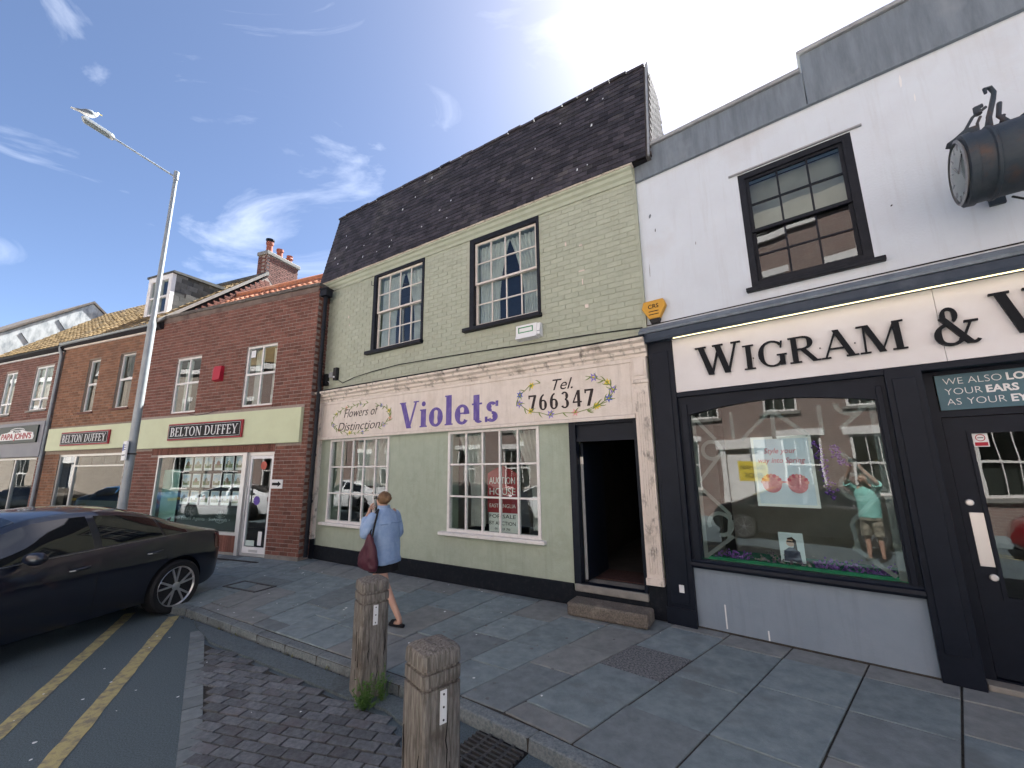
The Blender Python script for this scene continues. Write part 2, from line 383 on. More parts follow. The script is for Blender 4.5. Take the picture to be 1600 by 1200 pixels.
def glyph(ch, T=.17, t=.065):
    g = {
     'W': (1.22, dg(.12, 1, .38, 0, T) + dg(.66, 1, .40, 0, t) + dg(.60, 1, .84, 0, T) + dg(1.12, 1, .86, 0, t) + sf(.12, 1, .32) + sf(.62, 1, .30) + sf(1.12, 1, .26)),
     'I': (.40, dg(.2, 0, .2, 1, T) + sf(.2, 0, .36) + sf(.2, 1, .36)),
     'G': (.92, arc_poly(.48, .5, .43, .52, 42, 318, T, t) + dg(.78, .02, .78, .42, T * .9) + sf(.77, .45, .3) + dg(.76, .7, .80, .96, t)),
     'R': (.86, dg(.18, 0, .18, 1, T) + sf(.18, 0, .34) + hb(.02, .45, .975, .05) + arc_poly(.42, .745, .30, .255, -90, 90, T, t) + hb(.2, .45, .515, .05) + dg(.42, .5, .74, 0, T) + sf(.78, 0, .22)),
     'A': (.92, dg(.10, 0, .44, 1, t) + dg(.80, 0, .44, 1.02, T) + hb(.22, .66, .34, .055) + sf(.11, 0, .26) + sf(.80, 0, .32)),
     'M': (1.14, dg(.16, 0, .18, 1, t) + dg(.57, 0, .22, 1, T) + dg(.55, 0, .92, 1, t) + dg(.97, 0, .95, 1, T) + sf(.15, 0, .27) + sf(.97, 0, .34) + sf(.12, 1, .24) + sf(1.0, 1, .26)),
     '&': (1.08, arc_poly(.42, .78, .20, .22, -60, 250, T * .75, t) + arc_poly(.38, .28, .36, .30, 75, 330, T, t) + dg(.26, .72, .80, .0, T * 1.05) + dg(.62, .10, .86, .56, t) + hb(.72, 1.02, .57, .05) + arc_poly(.86, .14, .17, .15, 215, 330, T * .6, t)),
     'V': (.90, dg(.12, 1, .45, 0, T) + dg(.78, 1, .46, 0, t) + sf(.12, 1, .32) + sf(.78, 1, .26)),
     'B': (.74, dg(.18, 0, .18, 1, T) + hb(.02, .4, .975, .05) + hb(.02, .42, .025, .05) + hb(.2, .42, .53, .05) + arc_poly(.36, .755, .27, .245, -90, 90, T, t) + arc_poly(.38, .265, .31, .265, -90, 90, T, t)),
     'E': (.70, dg(.18, 0, .18, 1, T) + hb(.02, .60, .97, .06) + hb(.02, .64, .03, .06) + hb(.2, .48, .52, .05) + dg(.60, .8, .60, 1, t) + dg(.64, 0, .64, .22, t) + dg(.49, .42, .49, .62, t)),
     'L': (.66, dg(.18, 0, .18, 1, T) + hb(.02, .6, .03, .06) + sf(.18, 1, .36) + dg(.60, 0, .60, .24, t)),
     'T': (.76, dg(.38, 0, .38, 1, T) + hb(.04, .72, .97, .06) + dg(.05, .78, .05, 1, t) + dg(.71, .78, .71, 1, t) + sf(.38, 0, .36)),
     'O': (.94, arc_poly(.47, .5, .43, .52, 0, 360, T, t, 28)),
     'N': (.92, dg(.16, 0, .16, 1, t) + dg(.76, 0, .18, 1, T) + dg(.78, 0, .78, 1, t) + sf(.16, 0, .26) + sf(.12, 1, .24) + sf(.78, 1, .26)),
     'D': (.88, dg(.18, 0, .18, 1, T) + hb(.02, .42, .97, .06) + hb(.02, .42, .03, .06) + arc_poly(.38, .5, .44, .5, -90, 90, T, t)),
     'U': (.88, dg(.18, .3, .18, 1, T) + arc_poly(.44, .33, .345, .35, 180, 360, T * .8, t) + dg(.76, .3, .76, 1, t) + sf(.18, 1, .34) + sf(.76, 1, .26)),
     'F': (.66, dg(.18, 0, .18, 1, T) + hb(.02, .58, .97, .06) + hb(.2, .46, .52, .05) + dg(.58, .78, .58, 1, t) + dg(.46, .42, .46, .62, t) + sf(.18, 0, .36)),
     'Y': (.84, dg(.42, 0, .42, .46, T) + dg(.42, .42, .12, 1, T) + dg(.43, .42, .74, 1, t) + sf(.12, 1, .3) + sf(.74, 1, .24) + sf(.42, 0, .34)),
     'i': (.36, dg(.18, 0, .18, .66, T) + sf(.18, 0, .34) + sf(.13, .66, .24) + arc_poly(.18, .86, .095, .095, 0, 360, .09, .09, 12)),
     'l': (.36, dg(.18, 0, .18, 1.06, T) + sf(.18, 0, .34) + sf(.13, 1.06, .24)),
     'o': (.66, arc_poly(.33, .33, .31, .35, 0, 360, T, t, 24)),
     'e': (.62, arc_poly(.32, .33, .30, .35, 0, 320, T, t, 22) + hb(.1, .60, .37, .05)),
     't': (.48, dg(.22, .1, .22, .95, T) + hb(.04, .44, .64, .06) + arc_poly(.31, .13, .17, .14, 180, 320, T, t, 10)),
     's': (.54, arc_poly(.27, .50, .20, .17, 30, 270, T * .85, t, 14) + arc_poly(.27, .17, .22, .18, -150, 90, T * .85, t, 14) + dg(.46, .5, .47, .68, t) + dg(.06, 0, .06, .18, t)),
     '7': (.62, hb(.05, .58, .94, .11) + dg(.24, 0, .52, .95, T) + dg(.07, .76, .06, 1, t)),
     '6': (.62, arc_poly(.31, .31, .28, .33, 0, 360, T, .08, 22) + arc_poly(.44, .42, .41, .58, 100, 190, T, .08, 10)),
     '3': (.62, arc_poly(.28, .74, .25, .26, -80, 150, T, .08, 14) + arc_poly(.28, .27, .29, .29, -150, 85, T, .08, 14)),
     '4': (.66, dg(.44, 0, .44, 1, T) + dg(.08, .3, .40, 1, .09) + hb(.04, .64, .29, .09)),
     '.': (.25, arc_poly(.12, .08, .08, .08, 0, 360, .075, .075, 10)),
     ' ': (.38, []),
    }
    return g[ch]
def serif_text(s, height, m, parent, x, y, z, depth=.02, gap=.03, T=.17, t=.065, width=None, name='letter', small=None, joined=False, slope=0.0):
    """letters as solid meshes standing proud of y; small = list of indices set as small capitals"""
    total = 0; lay = []
    for i, ch in enumerate(s):
        k = height * (small if (small and i > 0) else 1)
        w, polys = glyph(ch, T, t); lay.append((ch, total, k, polys)); total += (w + gap) * k
    sx = width / total if width else 1.0
    allmb = MB()
    for ch, ox, k, polys in lay:
        if not polys: continue
        mb = allmb if joined else MB()
        for q, p in enumerate(polys):
            e = .00015 * q
            mb.prism([(x + (ox + px * k) * sx, z + pz * k + slope * (ox + px * k) * sx) for px, pz in p], y - depth - e, y + .001 + e * .1)
        if not joined: mb.build(name, m, parent)
    if joined: return allmb.build(name, m, parent)
# ------------------------------------------------------------------ material list
mat('asphalt', (.06, .082, .092), .85, (.145, .185, .20), 90, bump=.6, bscale=140, c3=(.055, .068, .073), s3=.8)
mat('slab', (.165, .205, .215), .8, (.26, .31, .315), 7, bump=.25, bscale=90, rnd=.10, c3=(.16, .182, .184), s3=2.2)
mat('slab_brown', (.18, .193, .19), .8, (.26, .272, .262), 7, bump=.25, bscale=90, rnd=.08)
mat('slab_dark', (.14, .164, .17), .85, (.205, .232, .236), 8, bump=.25, bscale=90, rnd=.12)
mat('slab_pebble', (.075, .082, .088), .8, (.25, .255, .255), 55, bump=.6, bscale=55, lo=.40, hi=.62)
mat('kerbstone', (.12, .142, .148), .85, (.225, .25, .252), 45, bump=.5, bscale=70, rnd=.12, c3=(.085, .09, .09), s3=2)
mat('joint_dirt', (.035, .033, .03), .95, (.07, .065, .055), 20, bump=.4)
mat('paver', (.092, .10, .108), .8, (.175, .187, .195), 25, bump=.5, bscale=80, rnd=.28, c3=(.11, .095, .098), s3=1.5)
mat('yellow_paint', (.42, .36, .17), .75, (.22, .20, .14), 14, bump=.4, bscale=110, lo=.45, hi=.62)
mat('white_chip', (.7, .72, .72), .8)
mat('brick_red', (.15, .064, .047), .85, (.215, .095, .07), 9, bump=.35, bscale=70, rnd=.22, c3=(.11, .05, .042), s3=.6)
mat('brick_brown', (.20, .095, .055), .85, (.26, .135, .08), 9, bump=.35, bscale=70, rnd=.22, c3=(.15, .08, .055), s3=.7)
mat('brick_dark', (.15, .07, .055), .85, (.20, .095, .075), 9, bump=.35, bscale=70, rnd=.25)
mat('mortar', (.36, .30, .26), .95, (.27, .22, .19), 20, bump=.4)
mat('mortar_brown', (.30, .24, .19), .95, (.22, .18, .14), 20, bump=.4)
mat('green_brick', (.385, .41, .315), .7, (.435, .46, .365), 5, bump=.35, bscale=80, rnd=.045, c3=(.35, .37, .285), s3=.8, streak=(.32, .335, .265))
mat('green_joint', (.37, .395, .305), .75, (.40, .425, .335), 8, bump=.3, streak=(.31, .325, .255))
mat('green_render', (.35, .40, .315), .75, (.41, .46, .37), 5.0, bump=.22, bscale=40, c3=(.31, .35, .27), s3=2.4, streak=(.28, .315, .245))
mat('green_trim', (.38, .41, .31), .65, (.43, .46, .36), 6, bump=.2)
mat('black_plinth', (.009, .012, .017), .75, (.026, .028, .032), 14, bump=.35, lo=.5, hi=.8, spec=.15)
mat('black_paint', (.009, .011, .016), .5, (.018, .02, .026), 10, bump=.12, spec=.2)
mat('navy_paint', (.0045, .008, .016), .45, (.008, .012, .021), 6, bump=.06, bscale=30, spec=.2)
mat('cream_paint', (.73, .655, .58), .6, (.62, .55, .48), 5, bump=.2, bscale=40, lo=.45, hi=.8, c3=(.60, .52, .44), s3=1.7, streak=(.50, .44, .38))
mat('cream_worn', (.72, .64, .56), .65, (.14, .12, .10), 8, bump=.5, bscale=40, lo=.54, hi=.70, stretch=(1, 1, .6), c3=(.36, .31, .26), s3=3.5)
mat('white_frame', (.77, .745, .71), .5, (.60, .57, .53), 12, bump=.15, lo=.5, hi=.8)
mat('white_plastic', (.78, .78, .77), .4)
mat('sash_cream', (.74, .68, .61), .5, (.62, .56, .50), 9)
mat('roof_tile', (.026, .023, .028), .68, (.06, .053, .058), 7, bump=.4, bscale=60, rnd=.5, spec=.4, c3=(.085, .078, .07), s3=1.3)
mat('roof_felt', (.02, .018, .02), .9)
mat('lead', (.20, .235, .265), .55, (.13, .155, .18), 3.2, bump=.15, stretch=(3, 3, .45), c3=(.25, .28, .30), s3=1.2)
mat('lead_pale', (.36, .37, .37), .6, (.25, .26, .27), 6)
mat('white_render', (.64, .69, .735), .8, (.595, .635, .675), 1.6, bump=.15, bscale=45, c3=(.575, .585, .60), s3=.9, streak=(.53, .545, .56))
mat('sign_white', (.76, .735, .72), .6, (.70, .67, .645), 2)
mat('stall_grey', (.20, .25, .305), .7, (.235, .285, .34), 2.2, bump=.12, bscale=50, c3=(.18, .225, .275), s3=2.2, streak=(.165, .20, .245))
mat('black_letter', (.006, .008, .011), .5, spec=.15)
mat('violet_paint', (.115, .08, .30), .6, (.22, .17, .40), 14, lo=.45, hi=.75, stretch=(1, 1, .4))
mat('ink', (.03, .022, .022), .6)
mat('flower_yellow', (.75, .58, .06), .6); mat('flower_violet', (.25, .20, .55), .6); mat('flower_pink', (.75, .33, .32), .6); mat('flower_blue', (.08, .13, .5), .6); mat('leaf_paint', (.20, .27, .07), .6)
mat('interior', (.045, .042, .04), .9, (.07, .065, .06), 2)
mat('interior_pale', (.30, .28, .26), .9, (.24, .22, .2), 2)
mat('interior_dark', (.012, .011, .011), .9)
mat('net', (.62, .61, .59), .9, (.48, .47, .45), 6)
mat('granite', (.21, .185, .155), .85, (.08, .07, .06), 55, bump=.9, bscale=60, c3=(.28, .25, .2), s3=5)
mat('concrete', (.27, .26, .235), .85, (.19, .18, .165), 7, bump=.3)
mat('aluminium', (.55, .55, .54), .38, metal=.7)
mat('steel', (.72, .70, .66), .35, metal=.6)
mat('galvanised', (.33, .36, .37), .5, (.26, .29, .30), 5, metal=.35)
mat('timber', (.12, .108, .093), .85, (.31, .28, .245), 11, bump=.9, bscale=30, stretch=(5, 5, .5), lo=.38, hi=.66, c3=(.12, .10, .08), s3=6)
mat('iron', (.06, .062, .065), .6, (.11, .108, .104), 20, bump=.3, metal=.4)
mat('fascia_lime', (.60, .64, .42), .55, (.55, .58, .38), 2)
mat('sign_red', (.32, .035, .045), .45); mat('sign_black', (.012, .012, .014), .5, spec=.12); mat('lettering_white', (.75, .75, .74), .5)
mat('grey_fascia', (.20, .205, .23), .5, (.24, .245, .265), 2)
mat('dark_green', (.008, .022, .02), .4)
mat('pantile', (.48, .19, .10), .8, (.34, .15, .09), 5, bump=.3, rnd=.2, c3=(.55, .34, .23), s3=2)
mat('moss_tile', (.17, .12, .065), .9, (.30, .21, .09), 3.5, bump=.5, rnd=.25, c3=(.10, .085, .055), s3=1.2)
mat('slate', (.10, .10, .095), .8, (.17, .165, .15), 4, bump=.3, rnd=.45)
mat('terracotta', (.33, .11, .07), .8, (.25, .085, .06), 6)
mat('weathered_white', (.50, .53, .54), .85, (.22, .25, .27), 3.5, bump=.3, stretch=(1.5, 1.5, .6), lo=.42, hi=.68)
mat('alarm_yellow', (.62, .33, .05), .5); mat('alarm_red', (.42, .02, .04), .45)
mat('plastic_black', (.015, .015, .016), .4); mat('rubber', (.018, .018, .019), .8)
mat('leaf_green', (.055, .12, .025), .6, (.11, .20, .05), 40)
mat('cable_black', (.012, .012, .012), .6)

# ------------------------------------------------------------------ ground
bx_road = MB().quad((-160, -160, -.1), (160, -160, -.1), (160, 160, -.1), (-160, 160, -.1)).build('road', 'asphalt')
tag(bx_road, kind='structure')
def lerp(a, b, t): return a + (b - a) * t
# walls' line and kerb line along the street (world xy); same number of points
WALLP = [FB.w(-34, .25), FB.w(-7, .25), FG.w(-3.2, .25), FG.w(4.4, .2), FW.w(9, .2)]
KERBP = [FB.w(-34, -2.8), FB.w(-7, -2.8), Vector((-4.72, 6.41, 0)), Vector((-.33, 3.79, 0)), FW.w(9, -2.97)]
def pl_len(P): return [(P[i + 1] - P[i]).length for i in range(len(P) - 1)]
WL = pl_len(WALLP); WT = sum(WL)
def st(s, t):
    """street position: s metres along the wall line, t=0 at the wall, 1 at the kerb"""
    i = 0
    while i < len(WL) - 1 and s > WL[i]: s -= WL[i]; i += 1
    u = s / WL[i]
    a = lerp(WALLP[i], WALLP[i + 1], u); b = lerp(KERBP[i], KERBP[i + 1], u)
    return lerp(a, b, t)
pave = MB()
N = 60
for i in range(len(WALLP) - 1):
    pave.slab([(KERBP[i].x, KERBP[i].y), (KERBP[i + 1].x, KERBP[i + 1].y), (WALLP[i + 1].x, WALLP[i + 1].y), (WALLP[i].x, WALLP[i].y)], -.3, -.014)
pavement = tag(pave.build('pavement', 'joint_dirt', fix=False), kind='structure')
# slabs: columns across the pavement, each with its own row breaks
s = 14.0; c = 0
while s < WT - 1.5:
    w = random.choice([.60, .62, .66, .72]); s1 = s + w
    x_mid = st(s + w / 2, .5)
    brk = [0.0]
    first = random.choice([.12, .17, .24, .30])
    tt = first
    while tt < .93:
        brk.append(tt); tt += random.choice([.20, .24, .30, .32])
    if 1 - brk[-1] < .1: brk.pop()
    brk.append(.955)
    for k in range(len(brk) - 1):
        g = .0075
        ta, tb = brk[k], brk[k + 1]
        q = [st(s + g, ta + .0015), st(s1 - g, ta + .0015), st(s1 - g, tb - .0015), st(s + g, tb - .0015)]
        dz = random.uniform(-.0055, .0025); tx = random.uniform(-.004, .004)
        mm = random.choices(['slab', 'slab_brown', 'slab_dark'], [5, 2.2, .7])[0]
        P = lerp(q[0], q[2], .5)
        if (P - Vector((1.25, 4.52, 0))).length < .3: mm = 'slab_pebble'
        if tb < .35 and mm == 'slab': mm = 'slab_brown' if random.random() < .6 else mm
        MB().hexa([(p.x, p.y, -.05) for p in q], [(p.x, p.y, dz + (tx if n in (0, 1) else -tx)) for n, p in enumerate(q)]).build('paving_slab', mm, pavement, bevel=.007, seg=2)
    s = s1
# kerb stones
kerb = empty('kerb'); tag(kerb, kind='structure')
s = 8.0
while s < WT - 1.5:
    s1 = min(s + random.uniform(.85, .95), WT - 1.4)
    g = .003
    q = [st(s + g, .96), st(s1 - g, .96), st(s1 - g, 1.0), st(s + g, 1.0)]
    o = [st(s + g, 1.006), st(s1 - g, 1.006)]
    dz = random.uniform(-.004, .003)
    MB().hexa([(q[0].x, q[0].y, -.2), (q[1].x, q[1].y, -.2), (o[1].x, o[1].y, -.2), (o[0].x, o[0].y, -.2)], [(q[0].x, q[0].y, dz), (q[1].x, q[1].y, dz), (q[2].x, q[2].y, dz - .004), (q[3].x, q[3].y, dz - .004)]).build('kerb_stone', 'kerbstone', kerb, bevel=.014, seg=2)
    s = s1

# ------------------------------------------------------------------ block-paved bay with its edging
BAY = [Vector((x, y, 0)) for x, y in ((-3.72, 5.42), (-1.47, 4.09), (-1.15, 3.93), (-.93, 3.66), (-.75, 3.3), (-.45, 2.2), (-.5, 1.2), (-.68, 1.2))]
def inside(p, poly):
    r = False
    for i in range(len(poly)):
        a, b = poly[i], poly[i - 1]
        if (a.y > p.y) != (b.y > p.y) and p.x < (b.x - a.x) * (p.y - a.y) / (b.y - a.y) + a.x: r = not r
    return r
bay = tag(MB().slab([(p.x, p.y) for p in BAY], -.16, -.094).build('paved_bay', 'joint_dirt'), kind='structure')
ang = R(-15.5); ux, uy = Vector((math.cos(ang), math.sin(ang), 0)), Vector((-math.sin(ang), math.cos(ang), 0))
pb = []
for r in range(-40, 40):
    for k in range(-30, 30):
        p = ux * (k * .212 + (r % 2) * .106) + uy * (r * .108) + Vector((-2.2, 3.6, 0))
        if inside(p, BAY) or inside(p + ux * .09, BAY) and inside(p - ux * .02, BAY):
            pb.append((p.x, p.y, -.105 + random.uniform(-.003, .004), .198, .094, .05, (random.uniform(-.02, .02), random.uniform(-.015, .015), ang + random.uniform(-.025, .025))))
pieces('paver', pb, 'paver', bay, WORLD, 300, 'far_pavers')
gs_ = MB()
gp_ = [Vector((-4.4, 6.16, 0)), Vector((-.46, 3.80, 0)), Vector((-.66, 3.42, 0)), Vector((-.86, 3.72, 0)), Vector((-1.12, 3.99, 0)), Vector((-1.5, 4.17, 0)), Vector((-3.66, 5.44, 0)), Vector((-4.12, 5.86, 0))]
gs_.slab([(p.x, p.y) for p in gp_], -.12, -.0745)
tag(gs_.build('gutter_strip', mat('gutter_concrete', (.072, .092, .101), .9, (.14, .172, .184), 60, bump=.4, bscale=90, c3=(.055, .06, .062), s3=1.5)), kind='structure')
eb = []
e0, e1 = Vector((-4.08, 5.80, 0)), Vector((-.78, 1.25, 0)); ed = (e1 - e0).normalized(); ea = math.atan2(ed.y, ed.x)
n = int((e1 - e0).length / .215)
for k in range(n):
    p = e0 + ed * (k + .5) * .215
    eb.append((p.x, p.y, -.107 + random.uniform(-.002, .003), .205, .145, .05, (0, 0, ea)))
pieces('edging_block', eb, 'slab_dark', bay, WORLD, 100)

# ------------------------------------------------------------------ yellow lines
def line_mark(a, b, w, z=-.096):
    a, b = Vector(a), Vector(b); d = (b - a).normalized(); n = Vector((-d.y, d.x, 0)) * w / 2
    mb = MB(); K = 40; rows = []
    for k in range(K + 1):
        p = lerp(a, b, k / K); rows.append([p + n * random.uniform(.86, 1.06), p - n * random.uniform(.86, 1.06)])
    for k in range(K):
        q = [rows[k][0], rows[k][1], rows[k + 1][1], rows[k + 1][0]]
        mb.quad(*[(v.x, v.y, z) for v in q])
    return tag(mb.build('yellow_line', 'yellow_paint', fix=False), kind='structure')
line_mark((-4.86, 6.40, 0), (-2.2, 1.2, 0), .14)
line_mark((-5.62, 6.55, 0), (-3.2, 2.0, 0), .13)
line_mark((-7.9, 4.6, 0), (-5.4, .2, 0), .13)
line_mark((-9.5, .6, 0), (9.5, -6.2, 0), .1)
line_mark((-9.6, .35, 0), (9.4, -6.45, 0), .1)

# ------------------------------------------------------------------ gutter grate, pavement covers
gf = Frame(-.565, 3.37, -36)
gr = thing('drain_grate', 'black iron gully grate in the gutter beside the nearest timber post', 'drain grate', gf, 0, 0, -.084)
mb = MB(); wall(mb, 0, .5, 0, .46, -.012, .03, [(.03, .47, .03, .43)])
o = mb.build('grate_frame', 'iron', gr, bevel=.004); o.rotation_euler = (R(-90), 0, 0); o.location = (0, .46, .0)
o.rotation_euler = (R(90), 0, 0); o.location = (0, 0, .0)
for k in range(1, 4): bx('cross_bar', 'iron', gr, .03 + .44 * k / 4 - .012, .03 + .44 * k / 4 + .012, .03, .43, -.009, .008)
for k in range(1, 9): bx('grate_bar', 'iron', gr, .03, .47, .03 + .4 * k / 9 - .009, .03 + .4 * k / 9 + .009, -.009, .011)
bx('dark_pit_plate', 'interior_dark', gr, .02, .48, .02, .44, -.014, -.010)  # shallow near-black plate, its colour stands in for the shaded depth below
mh = thing('manhole_cover', 'dark rectangular cover frame set in the paving beside the car', 'manhole cover', Frame(-4.78, 7.84, -26), 0, 0, 0)
mb = MB(); wall(mb, 0, .86, 0, .38, -.006, .01, [(.035, .825, .035, .345)]); o = mb.build('cover_frame', 'iron', mh); o.rotation_euler = (R(90), 0, 0)
bx('cover_plate', 'slab_dark', mh, .04, .82, .04, .34, -.02, .005)

# litter: bird droppings and paper scraps
lit = MB()
for k in range(150):
    if k < 95: p = st(random.uniform(26, 42), random.uniform(.02, .95)); z = .0045
    else:
        p = Vector((random.uniform(-4.5, .3), random.uniform(2.2, 6.2), 0)); z = -.068
        if (p - st(34, 1)).length < .3: continue
        z = -.066 if inside(p, BAY) else -.095
        # keep off the pavement
        if FG.loc(p).y > -2.95 and FW.loc(p).y > -3.05: continue
    r = random.uniform(.004, .013) * (1.7 if random.random() < .08 else 1); n = random.randint(5, 8); a0 = random.uniform(0, 6)
    pts = [(p.x + r * random.uniform(.5, 1.4) * math.cos(a0 + 2 * math.pi * j / n), p.y + r * random.uniform(.5, 1.4) * math.sin(a0 + 2 * math.pi * j / n)) for j in range(n)]
    lit.slab(pts, z, z + .002)
tag(lit.build('litter', 'white_chip', fix=False), 'scattered white specks and scraps on the paving', 'litter', kind='stuff')
lit = MB()
for k in range(260):
    s = random.uniform(26, 41); p = st(s, random.uniform(.985, 1.0) if k % 2 else random.uniform(.035, .075)); r = random.uniform(.004, .016)
    z = -.094 if k % 2 else .004
    if k % 2: p = st(s, 1.0) + (st(s, 1.0) - st(s, .9)).normalized() * abs(random.gauss(.04, .05))
    lit.slab([(p.x + r * random.uniform(.5, 1.3) * math.cos(j * 1.05), p.y + r * random.uniform(.5, 1.3) * math.sin(j * 1.05)) for j in range(6)], z, z + random.uniform(.003, .008))
gum = MB()
for k in range(170):
    p = st(random.uniform(26, 42), random.uniform(.03, .94)); r = random.uniform(.008, .019); n = 8; a0 = random.uniform(0, 6)
    gum.slab([(p.x + r * random.uniform(.8, 1.2) * math.cos(a0 + 2 * math.pi * j / n), p.y + r * random.uniform(.8, 1.2) * math.sin(a0 + 2 * math.pi * j / n)) for j in range(n)], .0035, .0052)
tag(gum.build('gum_spots', mat('old_gum', (.12, .125, .125), .9, (.22, .22, .215), 3), fix=False), 'flattened grey gum spots scattered over the paving slabs', 'gum spots', kind='stuff')
tag(lit.build('debris', 'joint_dirt', fix=False), 'dark grit along the kerb and the foot of the walls', 'debris', kind='stuff')
# ------------------------------------------------------------------ green shop with the tiled mansard
gb = thing('shop_building', 'sage green painted brick shop with steep dark tiled mansard roof and cream fascia', 'building', FG)
X0, X1 = -3.3, 4.39
S1 = (-2.72, -.80, .79, 2.56); S2 = (.745, 2.62, .83, 2.56); DR = (3.19, 4.18, .29, 2.59)
U1 = (-1.45, -.02, 4.46, 6.20); U2 = (1.30, 2.68, 4.46, 6.16)
low = wall(MB(), X0, X1, .0, 3.5, 0, .3, [S1, S2, DR]).build('shopfront_wall', 'green_render', gb)
upm = wall(MB(), X0, X1 + .02, 3.5, 6.5, 0, .3, [U1, U2]).build('upper_wall', 'green_joint', gb)
pieces('brick', brick_boxes(X0, X1, 3.72, 6.33, 0, [(U1[0] - .09, U1[1] + .05, U1[2] - .1, U1[3] + .1), (U2[0] - .09, U2[1] + .05, U2[2] - .1, U2[3] + .1)], proud=.007), 'green_brick', upm, FG, 300, 'far_bricks')
# shell: sides, back, floors so that nothing outside shines through
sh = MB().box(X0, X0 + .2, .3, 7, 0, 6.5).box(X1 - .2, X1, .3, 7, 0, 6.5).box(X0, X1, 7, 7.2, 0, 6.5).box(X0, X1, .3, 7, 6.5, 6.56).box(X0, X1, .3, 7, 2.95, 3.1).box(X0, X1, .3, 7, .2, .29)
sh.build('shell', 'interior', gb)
bx('light_gap_filler', 'interior', gb, 4.2, 5.1, .32, 7, 0, 6.15)  # unseen filler added to stop sun leaking through the slot between the shops
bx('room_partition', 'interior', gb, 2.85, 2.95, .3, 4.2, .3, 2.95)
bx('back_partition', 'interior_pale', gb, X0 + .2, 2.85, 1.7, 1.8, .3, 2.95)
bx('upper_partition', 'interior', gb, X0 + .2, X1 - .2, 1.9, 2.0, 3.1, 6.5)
# plinth
pl = MB().box(X0 - .02, DR[0] - .06, -.035, .05, 0, .285).box(DR[1] + .002, X1 + .02, -.035, .05, 0, .42).box(X0 - .03, -3.03, -.07, -.036, 0, .42)
pl.build('plinth', 'black_plinth', gb, bevel=.012)
# eaves moulding and gutter edge
ev = MB().sidep([(0, 6.24), (-.03, 6.24), (-.035, 6.30), (-.07, 6.33), (-.075, 6.39), (-.11, 6.41), (-.11, 6.455), (0, 6.455)], X0 - .02, X1)
ev.build('eaves_moulding', 'green_trim', gb)
gut = MB()
xs = [X0 - .02 + (X1 - X0 + .04) * k / 60 for k in range(61)]
gut.loft([[(x, -.135 + random.uniform(-.006, .006), 6.452), (x, -.02, 6.452), (x, -.02, 6.475), (x, -.14 + random.uniform(-.008, .008), 6.478 + random.uniform(-.006, .008))] for x in xs])
gut.build('eaves_edge', 'cream_worn', gb)
# mansard
EY, EZ, TY, TZ, RX0, RX1 = -.12, 6.47, .31, 8.5, -3.42, 4.62
roof = MB()
prof = [(EY + .03, EZ), (TY + .02, TZ), (1.0, TZ), (1.55, 7.0), (1.6, EZ)]
roof.sidep(prof, RX0 + .01, RX1)
roof = roof.build('roof', 'roof_felt', gb)
sl = math.atan2(TY - EY, TZ - EZ); slen = math.hypot(TY - EY, TZ - EZ); tl = []
nr = 21; ex = slen / nr
for r in range(nr):
    off = (r % 2) * .088
    x = RX0 - off
    while x < RX1:
        a, b = max(x, RX0 + random.uniform(-.004, .004)), min(x + .172, RX1 + .01)
        if b - a > .03:
            d = (r + .58) * ex + random.uniform(-.003, .003); lift = .022
            tl.append(((a + b) / 2, EY + math.sin(sl) * d - math.cos(sl) * lift, EZ + math.cos(sl) * d + .0, b - a, .017, ex * 1.28, (-sl - .10 + random.uniform(-.014, .014) - (.05 if random.random() < .03 else 0), random.uniform(-.008, .008) + (random.uniform(-.06, .06) if random.random() < .02 else 0), 0)))
        x += .1755
pieces('roof_tile', tl, 'roof_tile', roof, FG, 300, 'far_tiles')
rng = random.Random(4)
tl2 = MB()
for k in range(26):
    x, d = rng.uniform(RX0 + .2, RX1 - .2), rng.uniform(.1, slen - .1); w_, h_ = rng.uniform(.012, .035), rng.uniform(.015, .06)
    yy, zz = EY + math.sin(sl) * d - math.cos(sl) * .045, EZ + math.cos(sl) * d
    tl2.hexa([(x, yy, zz), (x + w_, yy, zz), (x + w_, yy + .006, zz), (x, yy + .006, zz)], [(x + w_ * .3, yy + math.tan(sl) * h_, zz + h_), (x + w_, yy + math.tan(sl) * h_, zz + h_), (x + w_, yy + math.tan(sl) * h_ + .006, zz + h_), (x + w_ * .3, yy + math.tan(sl) * h_ + .006, zz + h_)])
tag(tl2.build('bird_droppings', 'white_chip', roof, fix=False), kind='stuff')
cp = MB()
for k in range(27):
    a = RX0 - .03 + (RX1 - RX0 + .06) * k / 27; b = RX0 - .03 + (RX1 - RX0 + .06) * (k + 1) / 27 - .004; z = TZ + random.uniform(-.016, .016)
    cp.box(a, b, TY - .06, TY + .12, z - .01, z + .035)
cp.build('ridge_capping', 'roof_tile', roof)
eg = MB(); eg.sidep([(EY, EZ), (TY - .01, TZ - .01), (.99, TZ - .01), (1.54, 7.0), (1.6, EZ)], RX1 + .005, RX1 + .06)
eg.build('gable_render', mat('gable_mortar', (.13, .12, .115), .9), roof)
gbx = []
for c in range(26):
    z = 6.55 + c * .075
    y0 = EY + (TY - EY) * (z - EZ) / (TZ - EZ) + .03; y1 = 1.0 if z > 8.4 else 1.0 + (8.5 - z) * .36
    y = y0 + (c % 2) * .11
    while y < y1 - .05:
        gbx.append((RX1 + .066, min(y + .1, y1), z, .02, .2, .062)); y += .225
pieces('brick', gbx, mat('gable_brick', (.085, .07, .066), .85, (.15, .13, .12), 14, bump=.3, rnd=.3), roof, FG, 300)
bx('verge_strip', 'lead_pale', roof, RX1 + .055, RX1 + .08, TY - .05, TY + .0, TZ - .2, TZ + .02)
vs = MB().tube([(RX1 + .05, EY - .02, EZ), (RX1 + .05, TY - .03, TZ)], .018, 6); vs.build('verge_strip', 'lead_pale', roof)

